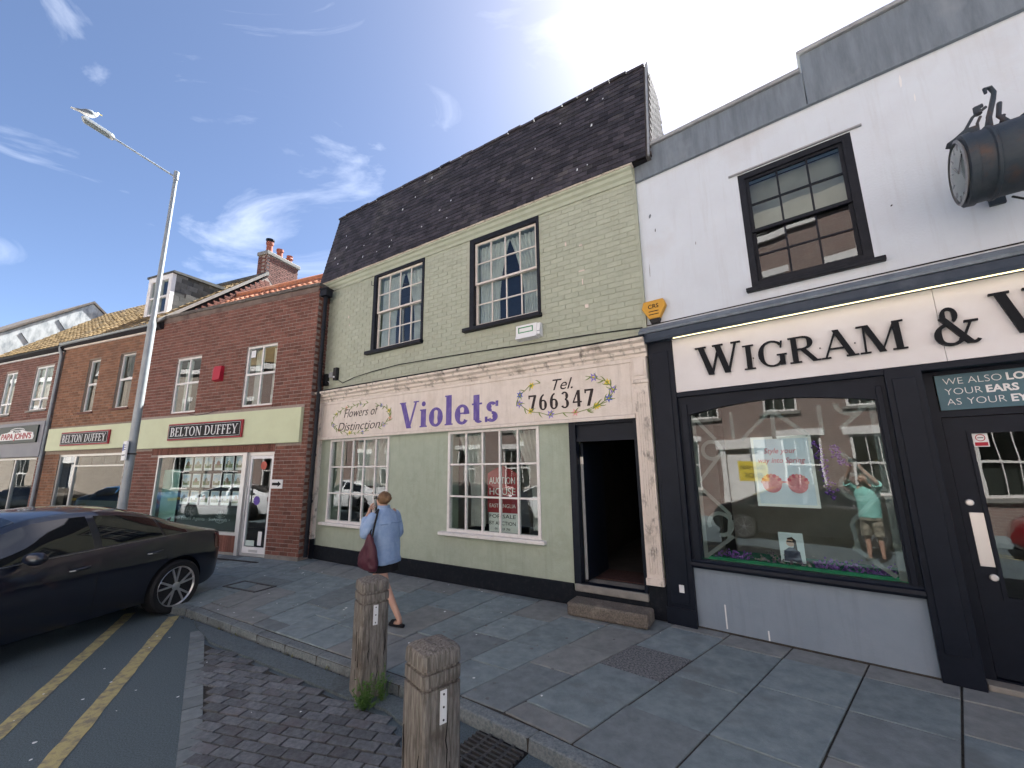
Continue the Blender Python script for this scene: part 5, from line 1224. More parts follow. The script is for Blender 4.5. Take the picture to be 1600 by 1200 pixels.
w = wall(MB(), a, b, c, d, .02, .1, [(a + .06, b - .06, c + .06, d - .06)]).build('shop_window', 'aluminium', b3, bevel=.004); bx('pane', GLASS, w, a + .06, b - .06, .05, .057, c + .06, d - .06)
for x in (-14.3, -12.9): bx('mullion', 'aluminium', w, x - .03, x + .03, .02, .1, c + .06, d - .06)
bx('fascia', 'grey_fascia', b3, EL, ER + .05, -.14, -.001, 2.42, 3.56, bevel=.006)
pj = thing('shop_sign', 'dark green takeaway sign with white plaque and red lettering on the grey fascia', 'sign', FB, -13.85, -.142, 2.88)
bx('sign_board', 'dark_green', pj, 0, 2.5, -.04, 0, 0, .56, bevel=.004)
MB().prism([(.15, .10), (2.32, .10), (2.37, .20), (2.27, .33), (1.87, .36), (1.58, .43), (.92, .43), (.62, .36), (.22, .33), (.10, .20)], -.05, -.04).build('plaque', 'lettering_white', pj)
text('lettering', "PAPA JOHN'S", .26, 'sign_red', pj, 1.235, -.052, .215, .002, 0, width=1.95, bold=.008)
text('lettering', 'PIZZA', .09, 'dark_green', pj, 1.235, -.052, .375, .002, 0, width=.5, bold=.003)
mb = MB()
for q in arc_poly(1.235, .40, .5, .1, 15, 165, .03, .02, 14): mb.prism(list(q), -.046, -.04)
mb.build('sign_arch', 'lettering_white', pj)
bx('eaves_board', 'white_plastic', b3, EL, ER, -.06, -.001, 5.86, 6.0)
MB().tube([(EL, -.13, 6.02), (ER, -.13, 6.05)], .055, 8).build('gutter', 'black_paint', b3, smooth=True)
r3_ = MB().sidep([(-.16, 6.0), (3.0, 8.95), (5.2, 6.9), (5.2, 5.9), (-.1, 5.9)], EL, ER + .1).build('roof', 'roof_felt', b3)
tile_roof('roof_tiles', r3_, EL, ER + .1, -.18, 6.04, 3.0, 9.0, 'moss_tile', .24, .26, .02)
b4 = thing('house', 'weathered white gable wall with dark coping rising behind the mossy roof', 'building', FB, -16.3, 0, 0)
MB().sidep([(-.2, 0), (-.2, 7.02), (2.45, 9.28), (5.2, 7.0), (5.2, 0)], -6, .25).build('wall', 'weathered_white', b4)
MB().hexa([(-6.1, -.35, 6.93), (.32, -.35, 6.93), (.32, 2.45, 9.31), (-6.1, 2.45, 9.31)], [(-6.1, -.35, 7.02), (.32, -.35, 7.02), (.32, 2.45, 9.41), (-6.1, 2.45, 9.41)]).build('roof', 'coping_dark', b4)
MB().hexa([(-6.1, 2.45, 9.31), (.32, 2.45, 9.31), (.32, 5.3, 6.95), (-6.1, 5.3, 6.95)], [(-6.1, 2.45, 9.41), (.32, 2.45, 9.41), (.32, 5.3, 7.05), (-6.1, 5.3, 7.05)]).build('roof', 'coping_dark', b4)
for y in (.5, 1.45): MB().tube([(.26, y, 6.0 + .9 * y + .9), (.26, y + .25, 6.0 + .9 * y + .55)], .012, 5).build('wall_strap', 'cable_black', b4)
# ------------------------------------------------------------------ timber posts
def post(fr, label, seed):
    random.seed(seed)
    t_ = thing('timber_bollard', label, 'bollard', fr, 0, 0, -.1, group='timber posts along the kerb')
    s = .128; mb = MB(); rings = []
    prof = [(0, s + .004), (.3, s + .001), (.78, s), (.80, s), (.803, s - .016), (.818, s - .016), (.821, s), (.885, s), (.888, s - .016), (.903, s - .016), (.906, s), (.972, s - .002), (.99, s - .010), (1.0, s - .03), (1.012, s - .08), (1.014, .01)]
    for z, h in prof:
        c_ = .020 if h > .05 else .004
        rings.append([(x, y, z + (.006 * math.sin(x * 60 + seed) if z > .99 else 0)) for x, y in ((h - c_, -h), (h, -h + c_), (h, h - c_), (h - c_, h), (-h + c_, h), (-h, h - c_), (-h, -h + c_), (-h + c_, -h))])
    mb.loft(rings); crumple(mb.build('post_body', 'timber', t_), .0045, 9, 2, 50)
    for face in range(4):
        for q in range(3):
            x0_, z0_, ln_ = random.uniform(-s * .75, s * .75), random.uniform(.05, .5), random.uniform(.12, .34); pts = []
            ck_ = MB(); P_ = [(x0_ + random.uniform(-.006, .006), z0_ + ln_ * k / 6) for k in range(7)]
            for k in range(6):
                w0, w1 = .0032 * math.sin(math.pi * k / 6), .0032 * math.sin(math.pi * (k + 1) / 6)
                ck_.hexa([(P_[k][0] - w0, -s - .0052, P_[k][1]), (P_[k][0] + w0, -s - .0052, P_[k][1]), (P_[k][0] + w0, -s + .01, P_[k][1]), (P_[k][0] - w0, -s + .01, P_[k][1])], [(P_[k + 1][0] - w1, -s - .0052, P_[k + 1][1]), (P_[k + 1][0] + w1, -s - .0052, P_[k + 1][1]), (P_[k + 1][0] + w1, -s + .01, P_[k + 1][1]), (P_[k + 1][0] - w1, -s + .01, P_[k + 1][1])])
            o_ = ck_.build('timber_crack', 'interior_dark', t_, fix=False); o_.rotation_euler = (0, 0, math.pi / 2 * face)
    pl_ = MB().box(-.022, .022, -s - .006, -s - .0, .62, .79).build('reflector_plate', 'lettering_white', t_, bevel=.002)
    for z in (.64, .705, .77): MB().lathe([(.001, -s - .009), (.006, -s - .009), (.006, -s - .006)], (0, 0, z), 'y', 8).build('plate_screw', 'iron', pl_)
    return t_
post(Frame(-1.37, 4.27, 36), 'weathered square timber post farther along the kerb with weeds at its foot', 3)
post(Frame(-.50, 2.76, 40), 'nearest weathered square timber post beside the drain grate, cut by the frame', 5)
random.seed(11)
def weed(pos, h, n, label, spread=.1):
    mb = MB(); stem = MB()
    for k in range(n):
        a = random.uniform(0, 6.28); r = spread * random.uniform(.2, 1); tip = Vector((r * math.cos(a), r * math.sin(a), h * random.uniform(.35, 1)))
        base = Vector((r * .25 * math.cos(a), r * .25 * math.sin(a), 0)); stem.tube([base, lerp(base, tip, .5) + Vector((0, 0, .02)), tip], .0025, 4)
        for q in range(9):
            t = random.uniform(.2, 1); p = lerp(base, tip, t); b = random.uniform(0, 6.28); l = random.uniform(.018, .04); d_ = Vector((math.cos(b), math.sin(b), random.uniform(-.2, .7))).normalized(); s_ = d_.cross(Vector((0, 0, 1))).normalized() * l * .28
            mb.add([p, p + d_ * l * .5 + s_, p + d_ * l, p + d_ * l * .5 - s_], [(0, 1, 2, 3)])
    t_ = thing('weed', label, 'plant', Frame(pos[0], pos[1], 0), 0, 0, pos[2])
    mb.build('leaves', 'leaf_green', t_, fix=False); stem.build('stems', 'leaf_green', t_, fix=False)
weed((-1.30, 4.03, -.095), .24, 34, 'leafy green weed growing against the farther timber post', .15)
weed((-1.18, 4.12, -.095), .30, 12, 'taller weed sprig on the right of the farther timber post', .07)
kw = MB(); rk = random.Random(21)
for k in range(22):
    sp = rk.uniform(27, 39); P0 = (st(sp, 1.0) + (st(sp, 1.0) - st(sp, .9)).normalized() * rk.uniform(.015, .05)) if k % 3 else st(sp, rk.choice([.045, .06])); zz = -.09 if k % 3 else .004
    for q in range(rk.randint(5, 12)):
        b = rk.uniform(0, 6.28); l = rk.uniform(.02, .06); d_ = Vector((math.cos(b), math.sin(b), rk.uniform(.3, 1.4))).normalized(); s2 = d_.cross(Vector((0, 0, 1))).normalized() * l * .13; p = Vector((P0.x + rk.uniform(-.03, .03), P0.y + rk.uniform(-.03, .03), zz))
        kw.add([p, p + d_ * l * .5 + s2, p + d_ * l, p + d_ * l * .5 - s2], [(0, 1, 2, 3)])
tag(kw.build('kerb_weeds', mat('weed_dry', (.10, .12, .04), .7, (.20, .19, .09), 30), fix=False), 'tiny dry weeds in the joints along the kerb and wall foot', 'weeds', kind='stuff')
weed((-.35, 3.86, -.095), .09, 12, 'small weed in the gutter above the drain grate', .08)
weed((-.78, 2.92, -.095), .12, 12, 'small weed at the foot of the nearest timber post', .07)

# ------------------------------------------------------------------ street lamp and gull
LX, LY = -6.95, 7.60
lp = thing('street_lamp', 'tall galvanised street lamp with long raised arm and flat lantern', 'street lamp', Frame(LX, LY, 0))
MB().lathe([(.085, 0), (.066, .02), (.064, 4.7), (.055, 4.76), (.045, 4.8), (.036, 8.0), (.036, 8.02)], (0, 0, 0), 'z', 20).build('column', 'galvanised', lp, smooth=True)
MB().lathe([(.038, 7.86), (.046, 7.87), (.046, 8.06), (.02, 8.08)], (0, 0, 0), 'z', 16).build('arm_socket', 'galvanised', lp, smooth=True)
ARM = Vector((-.82, -.66, 0)); ARM.normalize()
def on(l, z): return Vector((ARM.x * l, ARM.y * l, z))
LA = 1.02
MB().tube([on(0, 7.93), on(.1, 7.97), on(LA, 8.34)], .017, 10).build('arm', 'galvanised', lp, smooth=True)
ln = empty('lantern'); ln.parent = lp; ln.location = on(LA, 8.34); ln.scale = (.78, .8, .8); ln.rotation_euler = (0, -R(22), math.atan2(ARM.y, ARM.x))
MB().add([(-.05, -.05, -.02), (.0, -.11, -.03), (.56, -.12, -.03), (.6, -.09, -.02), (.6, .09, -.02), (.56, .12, -.03), (0, .11, -.03), (-.05, .05, -.02), (-.05, -.04, .03), (0, -.09, .05), (.56, -.10, .045), (.6, -.07, .03), (.6, .07, .03), (.56, .10, .045), (0, .09, .05), (-.05, .04, .03)],
         [tuple(range(7, -1, -1)), tuple(range(8, 16))] + [(i, (i + 1) % 8, (i + 1) % 8 + 8, i + 8) for i in range(8)]).build('lantern_body', mat('lantern_grey', (.42, .45, .45), .5), ln, bevel=.008)
bx('lamp_lens', mat('lens_grey', (.12, .14, .14), .25), ln, .05, .54, -.09, .09, -.036, -.0305)
MB().lathe([(.03, .04), (.03, .075), (.012, .085)], (.22, 0, 0), 'z', 12).build('photocell', 'white_plastic', ln)
tgt_ = FB
ps = thing('parking_sign', 'small white parking plate clamped to the street lamp column', 'sign', Frame(LX, LY, -38), 0, 0, 2.13)
bx('plate', 'lettering_white', ps, -.15, .15, -.105, -.08, 0, .34)
bx('blue_patch', mat('sign_blue', (.03, .08, .35), .5), ps, -.12, -.03, -.108, -.105, .17, .29)
for k in range(3): bx('printed_line', 'sign_black', ps, 0, .12, -.107, -.105, .26 - .04 * k, .275 - .04 * k)
bx('printed_line', 'sign_black', ps, -.12, .12, -.107, -.105, .08, .1); MB().lathe([(.066, .1), (.08, .1), (.08, .13), (.066, .13)], (0, 0, 0), 'z', 16, cap=False).build('clamp', 'iron', ps)

def skin_mesh(name, verts, edges, radii, m, parent=None, sub=2, root=0):
    me = bpy.data.meshes.new(name); me.from_pydata([Vector(v) for v in verts], edges, []); o = bpy.data.objects.new(name, me); COL.objects.link(o)
    sk = o.modifiers.new('skin', 'SKIN'); sk.use_smooth_shade = True
    for i, r in enumerate(radii):
        d_ = me.skin_vertices[0].data[i]; d_.radius = r if isinstance(r, tuple) else (r, r); d_.use_root = (i == root)
    s_ = o.modifiers.new('sub', 'SUBSURF'); s_.levels = sub; s_.render_levels = sub
    bake(o)
    if isinstance(m, str): m = MATS[m]
    o.data.materials.clear(); o.data.materials.append(m); o.data.polygons.foreach_set('use_smooth', [True] * len(o.data.polygons))
    if parent: o.parent = parent
    return o
gp = on(LA + .36, 8.34 + .48 * .40 + .032)
gl = thing('seagull', 'white seagull with grey wings standing on the lamp lantern', 'bird', Frame(LX + gp.x, LY + gp.y, math.degrees(math.atan2(-ARM.y, -ARM.x)) + 12), 0, 0, gp.z - .03); gl.scale = (.8, .8, .8)
mat('gull_white', (.78, .77, .74), .7); mat('gull_grey', (.16, .18, .20), .7)
skin_mesh('body', [(-.17, 0, .12), (-.08, 0, .135), (.02, 0, .15), (.09, 0, .17), (.125, 0, .22), (.14, 0, .262), (.165, 0, .268), (.0, .03, .09), (.0, .03, .01), (.0, -.03, .09), (.0, -.03, .01)],
          [(0, 1), (1, 2), (2, 3), (3, 4), (4, 5), (5, 6), (2, 7), (7, 8), (2, 9), (9, 10)], [.02, .055, .08, .065, .038, .036, .022, .012, .006, .012, .006], 'gull_white', gl, 2, 2)
for s_ in (-1, 1):
    MB().loft([[(x, s_ * (w_ + .01), z + h * math.cos(t)) if False else (x, s_ * (w_ + .012 * math.sin(t)), z + h * math.cos(t)) for t in [math.pi * 2 * j / 8 for j in range(8)]] for x, z, h, w_ in ((.09, .175, .01, .058), (.04, .17, .055, .082), (-.06, .155, .05, .072), (-.15, .13, .025, .04), (-.27, .115, .006, .015))]).build('wing', 'gull_grey', gl, smooth=True, angle=80)
MB().tube([(.175, 0, .262), (.205, 0, .258), (.222, 0, .25)], [.012, .008, .003], 6).build('beak', 'flower_yellow', gl)
MB().hexa([(-.30, -.03, .105), (-.15, -.04, .11), (-.15, .04, .11), (-.30, .03, .105)], [(-.30, -.03, .112), (-.15, -.04, .125), (-.15, .04, .125), (-.30, .03, .112)]).build('tail', 'gull_white', gl)

# ------------------------------------------------------------------ cars
def hermite(pts, x):
    n = len(pts)
    if x <= pts[0][0]: return pts[0][1]
    if x >= pts[-1][0]: return pts[-1][1]
    for i in range(n - 1):
        if pts[i][0] <= x <= pts[i + 1][0]: break
    def sl2(i):
        if i <= 0 or i >= n - 1: return 0 if (i <= 0 or i >= n - 1) and n < 3 else ((pts[1][1] - pts[0][1]) / (pts[1][0] - pts[0][0]) if i <= 0 else (pts[-1][1] - pts[-2][1]) / (pts[-1][0] - pts[-2][0]))
        a_ = (pts[i][1] - pts[i - 1][1]) / (pts[i][0] - pts[i - 1][0]); b_ = (pts[i + 1][1] - pts[i][1]) / (pts[i + 1][0] - pts[i][0])
        return 0 if a_ * b_ <= 0 else 2 * a_ * b_ / (a_ + b_)
    h = pts[i + 1][0] - pts[i][0]; t = (x - pts[i][0]) / h; m0, m1 = sl2(i) * h, sl2(i + 1) * h
    return (2 * t**3 - 3 * t**2 + 1) * pts[i][1] + (t**3 - 2 * t**2 + t) * m0 + (-2 * t**3 + 3 * t**2) * pts[i + 1][1] + (t**3 - t**2) * m1
ZT = [(-1.0, .60), (-.985, .82), (-.93, .93), (-.85, .965), (-.6, 1.02), (-.35, 1.095), (.2, 1.275), (.8, 1.395), (1.35, 1.43), (1.8, 1.41), (2.3, 1.27), (2.75, 1.06), (2.95, .99), (3.3, .90), (3.55, .76), (3.66, .5)]
ZB = [(-1.0, .42), (-.9, .28), (-.6, .2), (0, .17), (3, .17), (3.5, .2), (3.66, .3)]
HW = [(-1.0, .60), (-.96, .70), (-.85, .785), (-.5, .86), (0, .895), (1.5, .89), (2.8, .885), (3.2, .83), (3.5, .68), (3.66, .5)]
BE = [(-1.0, .56), (-.97, .76), (-.9, .88), (-.7, .94), (-.3, .98), (.5, .965), (1.5, .935), (2.6, .905), (3.0, .88), (3.4, .76), (3.66, .45)]
HR = [(-1.0, .5), (-.9, .66), (-.5, .64), (.2, .585), (.8, .565), (1.5, .565), (2.0, .575), (2.5, .64), (2.9, .74), (3.3, .66), (3.66, .4)]
def car_sec(x):
    zt, zb, hw, hr = hermite(ZT, x), hermite(ZB, x), hermite(HW, x), hermite(HR, x); be = min(hermite(BE, x), zt - .025); zr = zt - min(.075, (zt - be) * .35)
    return zt, zb, hw, be, hr, zr
def car_side(x, t, e=0.0):
    zt, zb, hw, be, hr, zr = car_sec(x); y = (.955 * hw) * (1 - t) + hr * t + .028 * math.sin(math.pi * t); return Vector((x, y + e, be + (zr - be) * t + e * .5))
def car_top(x, v, e=0.0):
    zt, zb, hw, be, hr, zr = car_sec(x); return Vector((x, hr * v, zr + (zt - zr) * (1 - abs(v) ** 2.3) + e))
def make_car(label, paint, loc, heading, group=None, sx=1.0, k=1.0):
    c_ = thing('parked_car', label, 'car', Frame(loc[0], loc[1], heading), 0, 0, -.1, group=group)
    c_.scale = (k, k, k)
    mb = MB(); rings = []
    X = [-1.0, -.99, -.975, -.95, -.92, -.88] + [-.85 + k * .075 for k in range(1, 59)] + [3.55, 3.6, 3.64, 3.66]
    for x in sorted(set(round(v, 4) for v in X if v <= 3.66)):
        zt, zb, hw, be, hr, zr = car_sec(x); H_ = be - zb
        half = [(0, zb), (.8 * hw, zb), (.94 * hw, zb + .05), (.972 * hw, zb + H_ * .22), (.992 * hw, zb + H_ * .45), (hw, zb + H_ * .66), (.988 * hw, zb + H_ * .80), (.984 * hw, zb + H_ * .86), (.955 * hw, be)]
        half += [(car_side(x, t).y, car_side(x, t).z) for t in (.25, .5, .75, 1.0)] + [(car_top(x, v).y, car_top(x, v).z) for v in (.92, .75, .5, .25)] + [(0, zt)]
        rings.append([(x, y, z) for y, z in half] + [(x, -y, z) for y, z in reversed(half[1:-1])])
    mb.loft(rings); body = mb.build('body', paint, c_, smooth=True, angle=40)
    cut = MB()
    for xw in (0, 2.73):
        for s_ in (-1, 1): cut.lathe([(.365, s_ * .55), (.365, s_ * 1.1)], (xw * sx, 0, .335), 'y', 40)
    co_ = cut.build('wheel_cut', 'rubber', None); co_.location = c_.location; co_.rotation_euler = c_.rotation_euler; co_.scale = (k, k, k); body.scale = (sx, 1, 1)
    bpy.context.view_layer.update()
    b_ = body.modifiers.new('arch', 'BOOLEAN'); b_.operation = 'DIFFERENCE'; b_.object = co_; b_.solver = 'EXACT'
    bake(body); bpy.data.objects.remove(co_)
    body.data.polygons.foreach_set('use_smooth', [True] * len(body.data.polygons)); body.data.set_sharp_from_angle(angle=R(35))
    gm = MATS['car_glass']
    def patch(name, f, m_, th=.004):
        o = MB().loft(f, cap=False, closed=False).build(name, m_, c_, smooth=True, angle=60); return o
    for s_ in (1, -1):
        for (xa, xb) in ((1.26, 2.58), (.30, 1.16), (-.12, .26)):
            rows = []
            for k in range(15):
                x = xa + (xb - xa) * k / 14
                t1 = .90; t0 = .07
                if xb > 2: t1 = .90 - max(0, (x - 2.2) / .38) * .45
                if xa < 0: t1 = .90 - max(0, (.26 - x) / .38) * .55
                rows.append([Vector((p.x, p.y * s_, p.z)) for p in (car_side(x, t0 + (t1 - t0) * q / 6, .004) for q in range(7))])
            patch('side_window', rows, gm)
        tr = [car_side(x, .03, .008) for x in [-.15 + 2.75 * k / 20 for k in range(21)]]
        MB().tube([(p.x, p.y * s_, p.z) for p in tr], .0055, 6).build('chrome_trim', 'dark_chrome', c_, smooth=True)
        for xd in (1.20, .22, 2.62):
            pts = []
            for k in range(12):
                zt, zb, hw, be, hr, zr = car_sec(xd); H_ = be - zb; q = .12 + .86 * k / 11
                yy = hw * (.96 + .04 * min(1, q / .6)) if q < .66 else hw * (1.0 - .045 * (q - .66) / .34)
                pts.append((xd + (.10 * max(0, .45 - q) if xd < .5 else 0), s_ * (yy + .0005), zb + H_ * q))
            MB().tube(pts, .0035, 4).build('door_seam', 'rubber', c_)
        for xh in (1.42, .42):
            zt, zb, hw, be, hr, zr = car_sec(xh); z = zb + (be - zb) * .80
            MB().tube([(xh - .11, s_ * (hw * .985), z + .012), (xh - .08, s_ * (hw + .028), z + .01), (xh + .09, s_ * (hw + .026), z - .002), (xh + .12, s_ * (hw * .985), z - .004)], [.012, .016, .015, .011], 8).build('door_handle', paint, c_, smooth=True)
        mr = MB().loft([[(2.42 + dx + .0 * t, s_ * (.90 + w_ * 1.0), 1.0 + h * math.sin(t) + 0) if False else (2.04 + dx + .075 * math.cos(t) * k, s_ * (.88 + w_), .99 + .062 * math.sin(t) * k) for t in [2 * math.pi * j / 10 for j in range(10)]] for w_, k, dx in ((0, .35, 0), (.05, .8, .01), (.12, 1.0, .01), (.19, .95, -.01), (.225, .5, -.03))]).build('wing_mirror', paint, c_, smooth=True, angle=70)
        tl_ = []
        for x in (-.985, -.965, -.93, -.87, -.80, -.72):
            zt, zb, hw, be, hr, zr = car_sec(x); H_ = be - zb; tl_.append([(x - .004, s_ * (hw * f_ + .004), zb + H_ * q) for q, f_ in ((.68, 1.0), (.78, .99), (.88, .985), (.96, .965))])
        patch('tail_light', tl_, 'tail_red')
        for xw in (0, 2.73):
            wh = empty('wheel'); wh.parent = c_; wh.location = (xw * sx, s_ * .80, .325); wh.rotation_euler = (0, 0, 0 if s_ > 0 else math.pi)
            MB().lathe([(.235, -.10), (.30, -.11), (.322, -.09), (.325, -.05), (.325, .05), (.322, .085), (.30, .105), (.245, .10), (.238, .08)], (0, 0, 0), 'y', 40).build('tyre', 'rubber', wh, smooth=True)
            MB().lathe([(.236, .075), (.246, .095), (.240, .10), (.228, .085), (.222, .04), (.216, -.02)], (0, 0, 0), 'y', 40, cap=False).build('rim', 'alloy', wh, smooth=True)
            MB().lathe([(.001, .01), (.2, .0), (.22, -.05), (.22, -.08)], (0, 0, 0), 'y', 30, cap=False).build('brake_disc', 'iron', wh, smooth=True)
            for k in range(5):
                a = R(72 * k + 12); sp = MB()
                for da in (-.14, .14):
                    a2 = a + da; a3 = a + da * 2.0
                    p0_, p1_ = Vector((.045 * math.cos(a), .07, .045 * math.sin(a))), Vector((.228 * math.cos(a3 * .5 + a2 * .5), .078, .228 * math.sin(a3 * .5 + a2 * .5)))
                    dd_ = (p1_ - p0_).normalized(); nn_ = dd_.cross(Vector((0, 1, 0))) * .012
                    sp.hexa([p0_ + nn_ * 1.2, p0_ - nn_ * 1.2, p1_ - nn_, p1_ + nn_], [v + Vector((0, .018, 0)) for v in (p0_ + nn_, p0_ - nn_, p1_ - nn_ * .7, p1_ + nn_ * .7)])
                sp.build('spoke', 'alloy', wh)
            MB().lathe([(.05, .06), (.05, .09), (.035, .098), (.001, .098)], (0, 0, 0), 'y', 16).build('hub_cap', 'alloy', wh, smooth=True)
    patch('windscreen', [[car_top(x, v, .004) for v in [-.93 + 1.86 * k / 12 for k in range(13)]] for x in [1.98 + .80 * k / 8 for k in range(9)]], gm)
    patch('rear_window', [[car_top(x, v, .004) for v in [-.90 + 1.8 * k / 12 for k in range(13)]] for x in [-.38 + 1.0 * k / 9 for k in range(10)]], gm)
    MB().box(-1.02, -.98, -.26, .26, .70, .81).build('number_plate', mat('plate_yellow', (.65, .5, .08), .5), c_)
    MB().tube([(-.955, .0, .40), (-.93, .5, .40), (-.82, .76, .40)], .02, 6).tube([(-.955, .0, .40), (-.93, -.5, .40), (-.82, -.76, .40)], .02, 6).build('bumper_trim', 'plastic_black', c_)
    MB().tube([(-.62, 0, 1.085), (-.66, 0, 1.12)], [.03, .01], 6).build('roof_fin', paint, c_)
    for ch_ in c_.children:
        if ch_.type == 'MESH': ch_.scale = (sx, 1, 1)
    return c_
def paint(name, c, metal=.3):
    return mat(name, c, .35, metal=metal, coat=1.0, spec=.3)
paint('paint_navy', (.004, .006, .014), 0.0); mat('dark_chrome', (.25, .26, .28), .25, metal=.8); mat('alloy', (.55, .55, .56), .3, metal=.85); mat('tail_red', (.10, .004, .006), .2, coat=1.0)
m_ = mat('car_glass', (.006, .008, .009), .04, spec=.8)
make_car('dark navy saloon car parked nose out with its rear over the kerb', 'paint_navy', (-5.97, 6.77), 257, sx=.77, k=1.12)

# ------------------------------------------------------------------ people
mat('skin', (.52, .32, .235), .55, (.46, .27, .2), 8); mat('denim', (.25, .36, .55), .85, (.34, .45, .62), 14, bump=.3, bscale=200); mat('denim_seam', (.18, .27, .42), .9)
mat('cloth_black', (.012, .012, .014), .85); mat('hair_brown', (.13, .075, .04), .6, (.22, .13, .07), 60, stretch=(1, 1, .3)); mat('bag_leather', (.085, .025, .038), .42, (.06, .018, .028), 9, bump=.2)
def ring_e(cx, cy, z, rx, ry, n=20, ph=0.0, wob=0.0):
    return [(cx + rx * math.cos(t) * (1 + wob * math.sin(5 * t + z * 20)), cy + ry * math.sin(t) * (1 + wob * math.cos(4 * t + z * 15)), z) for t in [2 * math.pi * j / n for j in range(n)]]
pw = thing('person', 'person walking away in pale denim jacket, black skirt and black sandals', 'person', Frame(-1.745, 5.87, 148.1), 0, 0, .003)
V = [(0, 0, .86), (.01, 0, 1.0), (.02, 0, 1.2), (.03, 0, 1.33), (.055, 0, 1.40), (.085, 0, 1.455), (.095, 0, 1.52), (.085, 0, 1.565),
     (.0, .085, .83), (-.13, .085, .47), (-.40, .075, .095), (-.43, .075, .045), (-.30, .08, .028),
     (.0, -.085, .83), (.24, -.085, .48), (.40, -.075, .12), (.39, -.075, .06), (.52, -.08, .05),
     (.03, .15, 1.31), (.09, .25, 1.07), (.23, .14, 1.26), (.22, .10, 1.34), (.225, .09, 1.40),
     (.03, -.15, 1.31), (.02, -.24, 1.06), (.16, -.20, .88), (.20, -.19, .80), (.135, 0, 1.50)]
E_ = [(0, 1), (1, 2), (2, 3), (3, 4), (4, 5), (5, 6), (6, 7), (0, 8), (8, 9), (9, 10), (10, 11), (11, 12), (0, 13), (13, 14), (14, 15), (15, 16), (16, 17), (3, 18), (18, 19), (19, 20), (20, 21), (21, 22), (3, 23), (23, 24), (24, 25), (25, 26), (6, 27)]
RD = [(.13, .15), (.115, .13), (.12, .14), (.085, .09), .05, .072, (.092, .08), .06, .085, .055, .036, .036, .03, .085, .055, .036, .036, .03, .055, .042, .03, .024, .016, .055, .042, .03, .026, .045]
skin_mesh('body', V, E_, RD, 'skin', pw, 2, 0)
fm = MB()
for k, (dx, dz, l) in enumerate(((.0, .0, .07), (.012, -.008, .078), (.02, -.02, .07), (.024, -.034, .056))):
    b0 = Vector((.205 - k * .004, .105 - k * .012, 1.40 - k * .012)); fm.tube([b0, b0 + Vector((-.01, -.012, l * .5)), b0 + Vector((-.03, -.03, l * .85))], [.009, .008, .006], 6)
fm.tube([(.21, .11, 1.36), (.235, .075, 1.39), (.23, .05, 1.42)], [.011, .009, .007], 6); fm.build('fingers', 'skin', pw, smooth=True, angle=70)
jk = MB().loft([ring_e(x, 0, z, rx, ry, 24, 0, .028) for x, z, rx, ry in ((.0, .70, .185, .225), (.0, .715, .19, .232), (.0, .80, .182, .222), (.0, .95, .17, .212), (.01, 1.10, .165, .215), (.02, 1.22, .155, .215), (.028, 1.30, .13, .195), (.035, 1.345, .105, .15), (.045, 1.385, .075, .085), (.05, 1.40, .07, .075))], cap=True)
jk.tube([(.03, .15, 1.32), (.05, .215, 1.22), (.09, .262, 1.07), (.125, .235, 1.11), (.20, .165, 1.22), (.225, .145, 1.26)], [.07, .078, .072, .068, .058, .054], 14)
jk.tube([(.03, -.15, 1.32), (.03, -.21, 1.2), (.02, -.25, 1.05), (.10, -.225, .95), (.155, -.205, .90)], [.07, .076, .068, .06, .056], 14)
jk = jk.build('jacket', 'denim', pw, smooth=True, angle=75)
crumple(jk, .013, 11)
MB().loft([ring_e(.05, 0, 1.385, .082, .09, 20), ring_e(.045, 0, 1.43, .078, .085, 20), ring_e(.045, 0, 1.43, .07, .076, 20), ring_e(.05, 0, 1.385, .07, .078, 20)], cap=False).build('collar', 'denim', jk, smooth=True)
MB().tube([(-.139, y, 1.20 + .01 * math.cos(y * 9)) if abs(y) < .05 else (-.139 + abs(y) ** 2.2 * 1.6, y, 1.2) for y in [-.18 + .03 * k for k in range(13)]], .005, 5).build('yoke_seam', 'denim_seam', jk)
MB().loft([ring_e(.0, 0, .70, .187, .227, 24), ring_e(.0, 0, .745, .195, .237, 24), ring_e(0, 0, .745, .185, .225, 24), ring_e(0, 0, .70, .178, .218, 24)], cap=False).build('hem_band', 'denim', jk, smooth=True)
MB().loft([ring_e(0, 0, .90, .15, .19, 24), ring_e(0, 0, .70, .17, .205, 24), ring_e(.0, 0, .62, .185, .205, 24, 0, .02), ring_e(.0, 0, .60, .183, .203, 24, 0, .02)]).build('skirt', 'cloth_black', pw, smooth=True, angle=70)
hr = skin_mesh('hair', [(.02, 0, 1.435), (.035, 0, 1.49), (.065, 0, 1.545), (.115, 0, 1.575), (-.04, 0, 1.52), (-.075, 0, 1.535)], [(0, 1), (1, 2), (2, 3), (1, 4), (4, 5)], [(.05, .055), (.085, .09), (.10, .098), (.065, .075), .03, .05], 'hair_brown', pw, 2, 1)
MB().tube([(.15, .078, 1.52), (.185, .05, 1.52), (.193, .0, 1.52), (.185, -.05, 1.52)], .012, 6).tube([(.06, .09, 1.525), (.15, .08, 1.522)], .004, 5).build('sunglasses', 'plastic_black', pw)
